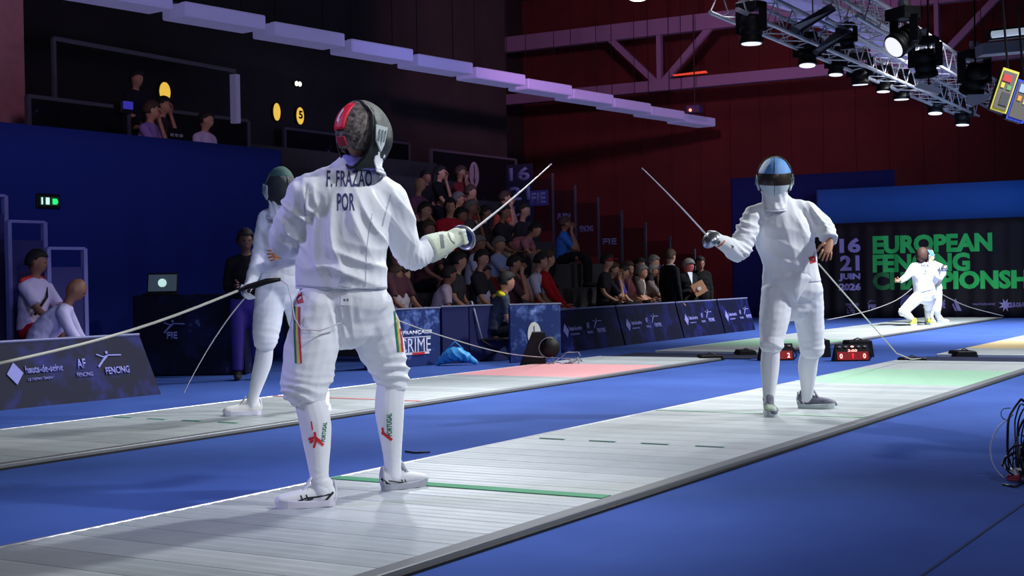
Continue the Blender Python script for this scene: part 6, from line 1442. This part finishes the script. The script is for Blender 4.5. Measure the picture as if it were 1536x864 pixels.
# scoring machines and floor reels
M_dred = mat('display_dark_red', (120, 8, 14), .4, emit=.45); M_led = mat('led_digit', (255, 150, 140), .4, emit=2.6); M_ledr = mat('led_red_glow', (255, 24, 36), .4, emit=2.0)
def score(px0, px1, pyb, pyt, d, l_, m_, r_, label):
    d = G((px0 + px1) / 2, pyb).dot(FWD); A = P(px0, pyb, d); B = P(px1, pyb, d); A.z = B.z = .0; c0 = (A + B) / 2; w_ = (B - A).length; h_ = P((px0 + px1) / 2, pyt, d).z
    t = thing('score_machine', c0, label, 'scoreboard'); rk = Matrix.Rotation(-.22, 3, RGT)
    U = RGT; V = (UPV * math.cos(.22) + FWD * math.sin(.22)); N = U.cross(V); R = Matrix((U, -N, V)).transposed()
    bm = BM(); pr = [(-.5, 0), (.5, 0), (.46, 1), (-.46, 1)]
    a = [bm.verts.new(c0 + U * x * w_ + V * z * h_) for x, z in pr]; b = [bm.verts.new(c0 + U * x * w_ + V * z * h_ * .96 + FWD * (.22 if z == 0 else .06)) for x, z in pr]
    bm.faces.new(a); bm.faces.new(b[::-1])
    for k in range(4): bm.faces.new((a[k], b[k], b[(k + 1) % 4], a[(k + 1) % 4]))
    obj('housing', bm, M_black, t)
    def at2(u, v, o_=.004): return c0 + U * u * w_ + V * v * h_ + N * o_
    dp = flat_on('display', rect_bm(-.44 * w_, -.24 * h_, .44 * w_, .24 * h_), at2(0, .32, .001), U, V, M_dred, t)
    for u, s_ in ((-.33, l_), (0.0, m_), (.33, r_)): flat_text('digit', s_, at2(u, .30, .006), U, V, (.075 if u else .03) * w_ * 1.1, .28 * h_, M_led if u else M_ledr, dp, .02)
    flat_text('timer', '3:00', at2(0, .62, .006), U, V, .26 * w_, .14 * h_, M_led, dp, .02)
    for k in range(5): flat_on('indicator', poly_bm(ellipse_pts(0, 0, .05 * w_, .05 * h_, 14)), at2(-.36 + .18 * k, .86, .003), U, V, (M_led if k == 2 else mat('indicator_grey', (120, 116, 122), .5)), t)
    bm = BM(); tube(bm, [c0 + U * w_ * .5 + FWD * .1 + UPV * .15, c0 + U * w_ * .62 + FWD * .12 + UPV * .05, c0 + U * w_ * .6 + FWD * .2 + UPV * .01], .008, 5); obj('side_cable', bm, M_rubber, t)
score(1253, 1306, 542, 516, 18.2, '0', '1', '0', 'scoring machine reading 0 1 0 in red, right of the facing fencer legs')
score(1140, 1192, 541, 515, 18.2, '2', '1', '2', 'scoring machine glowing red between the facing fencer legs')
def crate(px0, px1, pyb, pyt, d, label, dep=.3, nm='machine_case'):
    d = G((px0 + px1) / 2, pyb).dot(FWD); A = P(px0, pyb, d); B = P(px1, pyb, d); A.z = B.z = .0; c0 = (A + B) / 2; w_ = (B - A).length; h_ = P((px0 + px1) / 2, pyt, d).z
    t = thing(nm, c0, label, 'equipment case')
    bm = BM(); pr = [(-.5, 0), (.5, 0), (.42, 1), (-.38, 1)]
    a = [bm.verts.new(c0 + RGT * x * w_ + UPV * z * h_) for x, z in pr]; b = [bm.verts.new(v.co + FWD * dep) for v in a]
    bm.faces.new(a); bm.faces.new(b[::-1])
    for k in range(4): bm.faces.new((a[k], b[k], b[(k + 1) % 4], a[(k + 1) % 4]))
    bmesh.ops.bevel(bm, geom=bm.edges[:], offset=.008, segments=1, affect='EDGES'); obj('shell', bm, M_black, t)
    bm = BM(); tube(bm, [c0 + RGT * -.2 * w_ + UPV * (h_ + .0) + FWD * .1, c0 + UPV * (h_ + .03) + FWD * .1, c0 + RGT * .2 * w_ + UPV * h_ + FWD * .1], .008, 6); obj('handle', bm, M_rubber, t)
    return t
crate(1268, 1312, 536, 511, 18.8, 'black case standing directly behind the right scoring machine')
crate(1226, 1247, 536, 510, 18.6, 'narrow black case left of the right scoring machine', .2)
crate(1107, 1136, 534, 526, 19.2, 'low black floor reel left of the facing fencer leg', .4, 'floor_reel')
crate(1048, 1087, 541, 533, 18.2, 'flat dark floor reel at the end of the left piste', .35, 'floor_reel')
crate(1433, 1468, 536, 527, 19.3, 'low black floor box at the start of the ochre piste', .35, 'floor_box')
crate(1352, 1392, 543, 537, 18.3, 'flat dark reel at the end of the main piste where the cable lands', .25, 'floor_reel')
# tangle of cables at right edge
c0 = G(1531, 722); c0.z = 0
t = thing('cable_tangle', c0, 'heap of tangled black cables standing on the blue carpet at the right edge', 'cables')
D0 = c0.dot(FWD); rs = random.Random(11)
for k in range(22):
    bm = BM(); pts = []; cx = rs.uniform(1515, 1560); y0 = 718 - rs.uniform(0, 6); top = rs.uniform(600, 690); wd = rs.uniform(8, 24)
    n = 10
    for j in range(n + 1):
        a_ = 2 * PI * j / n * rs.uniform(.9, 1.02) + k
        yy = (y0 + top) / 2 + (y0 - top) / 2 * math.sin(a_); pts.append(P(cx + wd * math.cos(a_) + rs.uniform(-3, 3), yy, D0 + rs.uniform(-.06, .08)))
        pts[-1].z = max(.012, pts[-1].z)
    tube(bm, [Vector(v) for v in cat_rom([tuple(v) for v in pts], 4)], rs.choice([.004, .005, .0065]), 6); obj('cable_loop', bm, mat('cable_navyblack', (16, 16, 34), .45), t, True)
bm = BM(); tube(bm, [Vector(v) for v in cat_rom([tuple(P(x, y, D0 - .05)) for x, y in ((1514, 627), (1496, 643), (1486, 668), (1488, 692), (1497, 708), (1506, 717))], 4)], .004, 6); obj('pale_cable', bm, mat('cable_paleblue', (190, 196, 230), .4), t, True)
bm = BM(); tube(bm, [Vector(v) for v in cat_rom([tuple(P(x, y, D0 - .02)) for x, y in ((1516, 612), (1504, 614), (1502, 624), (1510, 630), (1520, 622))], 4)], .0022, 5); obj('thin_cable', bm, MATS['cable_navyblack'], t, True)
bm = BM(); box(bm, P(1530, 709, D0) , (.09, .05, .05), rotz(.6), .006); obj('connector', bm, mat('connector_white', (200, 200, 205), .5), t)
bm = BM(); box(bm, P(1521, 717, D0 - .02), (.07, .03, .03), rotz(.2), .004); obj('connector', bm, mat('connector_red', (140, 50, 60), .5), t)
bm = BM(); e0 = G(1536, 752); tube(bm, [G(1504, 728) + UPV * .006, G(1520, 732) + UPV * .006, G(1545, 722) + UPV * .006], .006, 6); obj('floor_cable', bm, MATS['cable_navyblack'], t, True)
t = thing('floor_cable', G(640, 680), 'short dark cable end lying on the blue carpet between the pistes', 'cable')
bm = BM(); tube(bm, [G(608, 679) + UPV * .008, G(622, 681) + UPV * .008, G(645, 680) + UPV * .008], .006, 6); obj('cable_piece', bm, M_black, t, True)
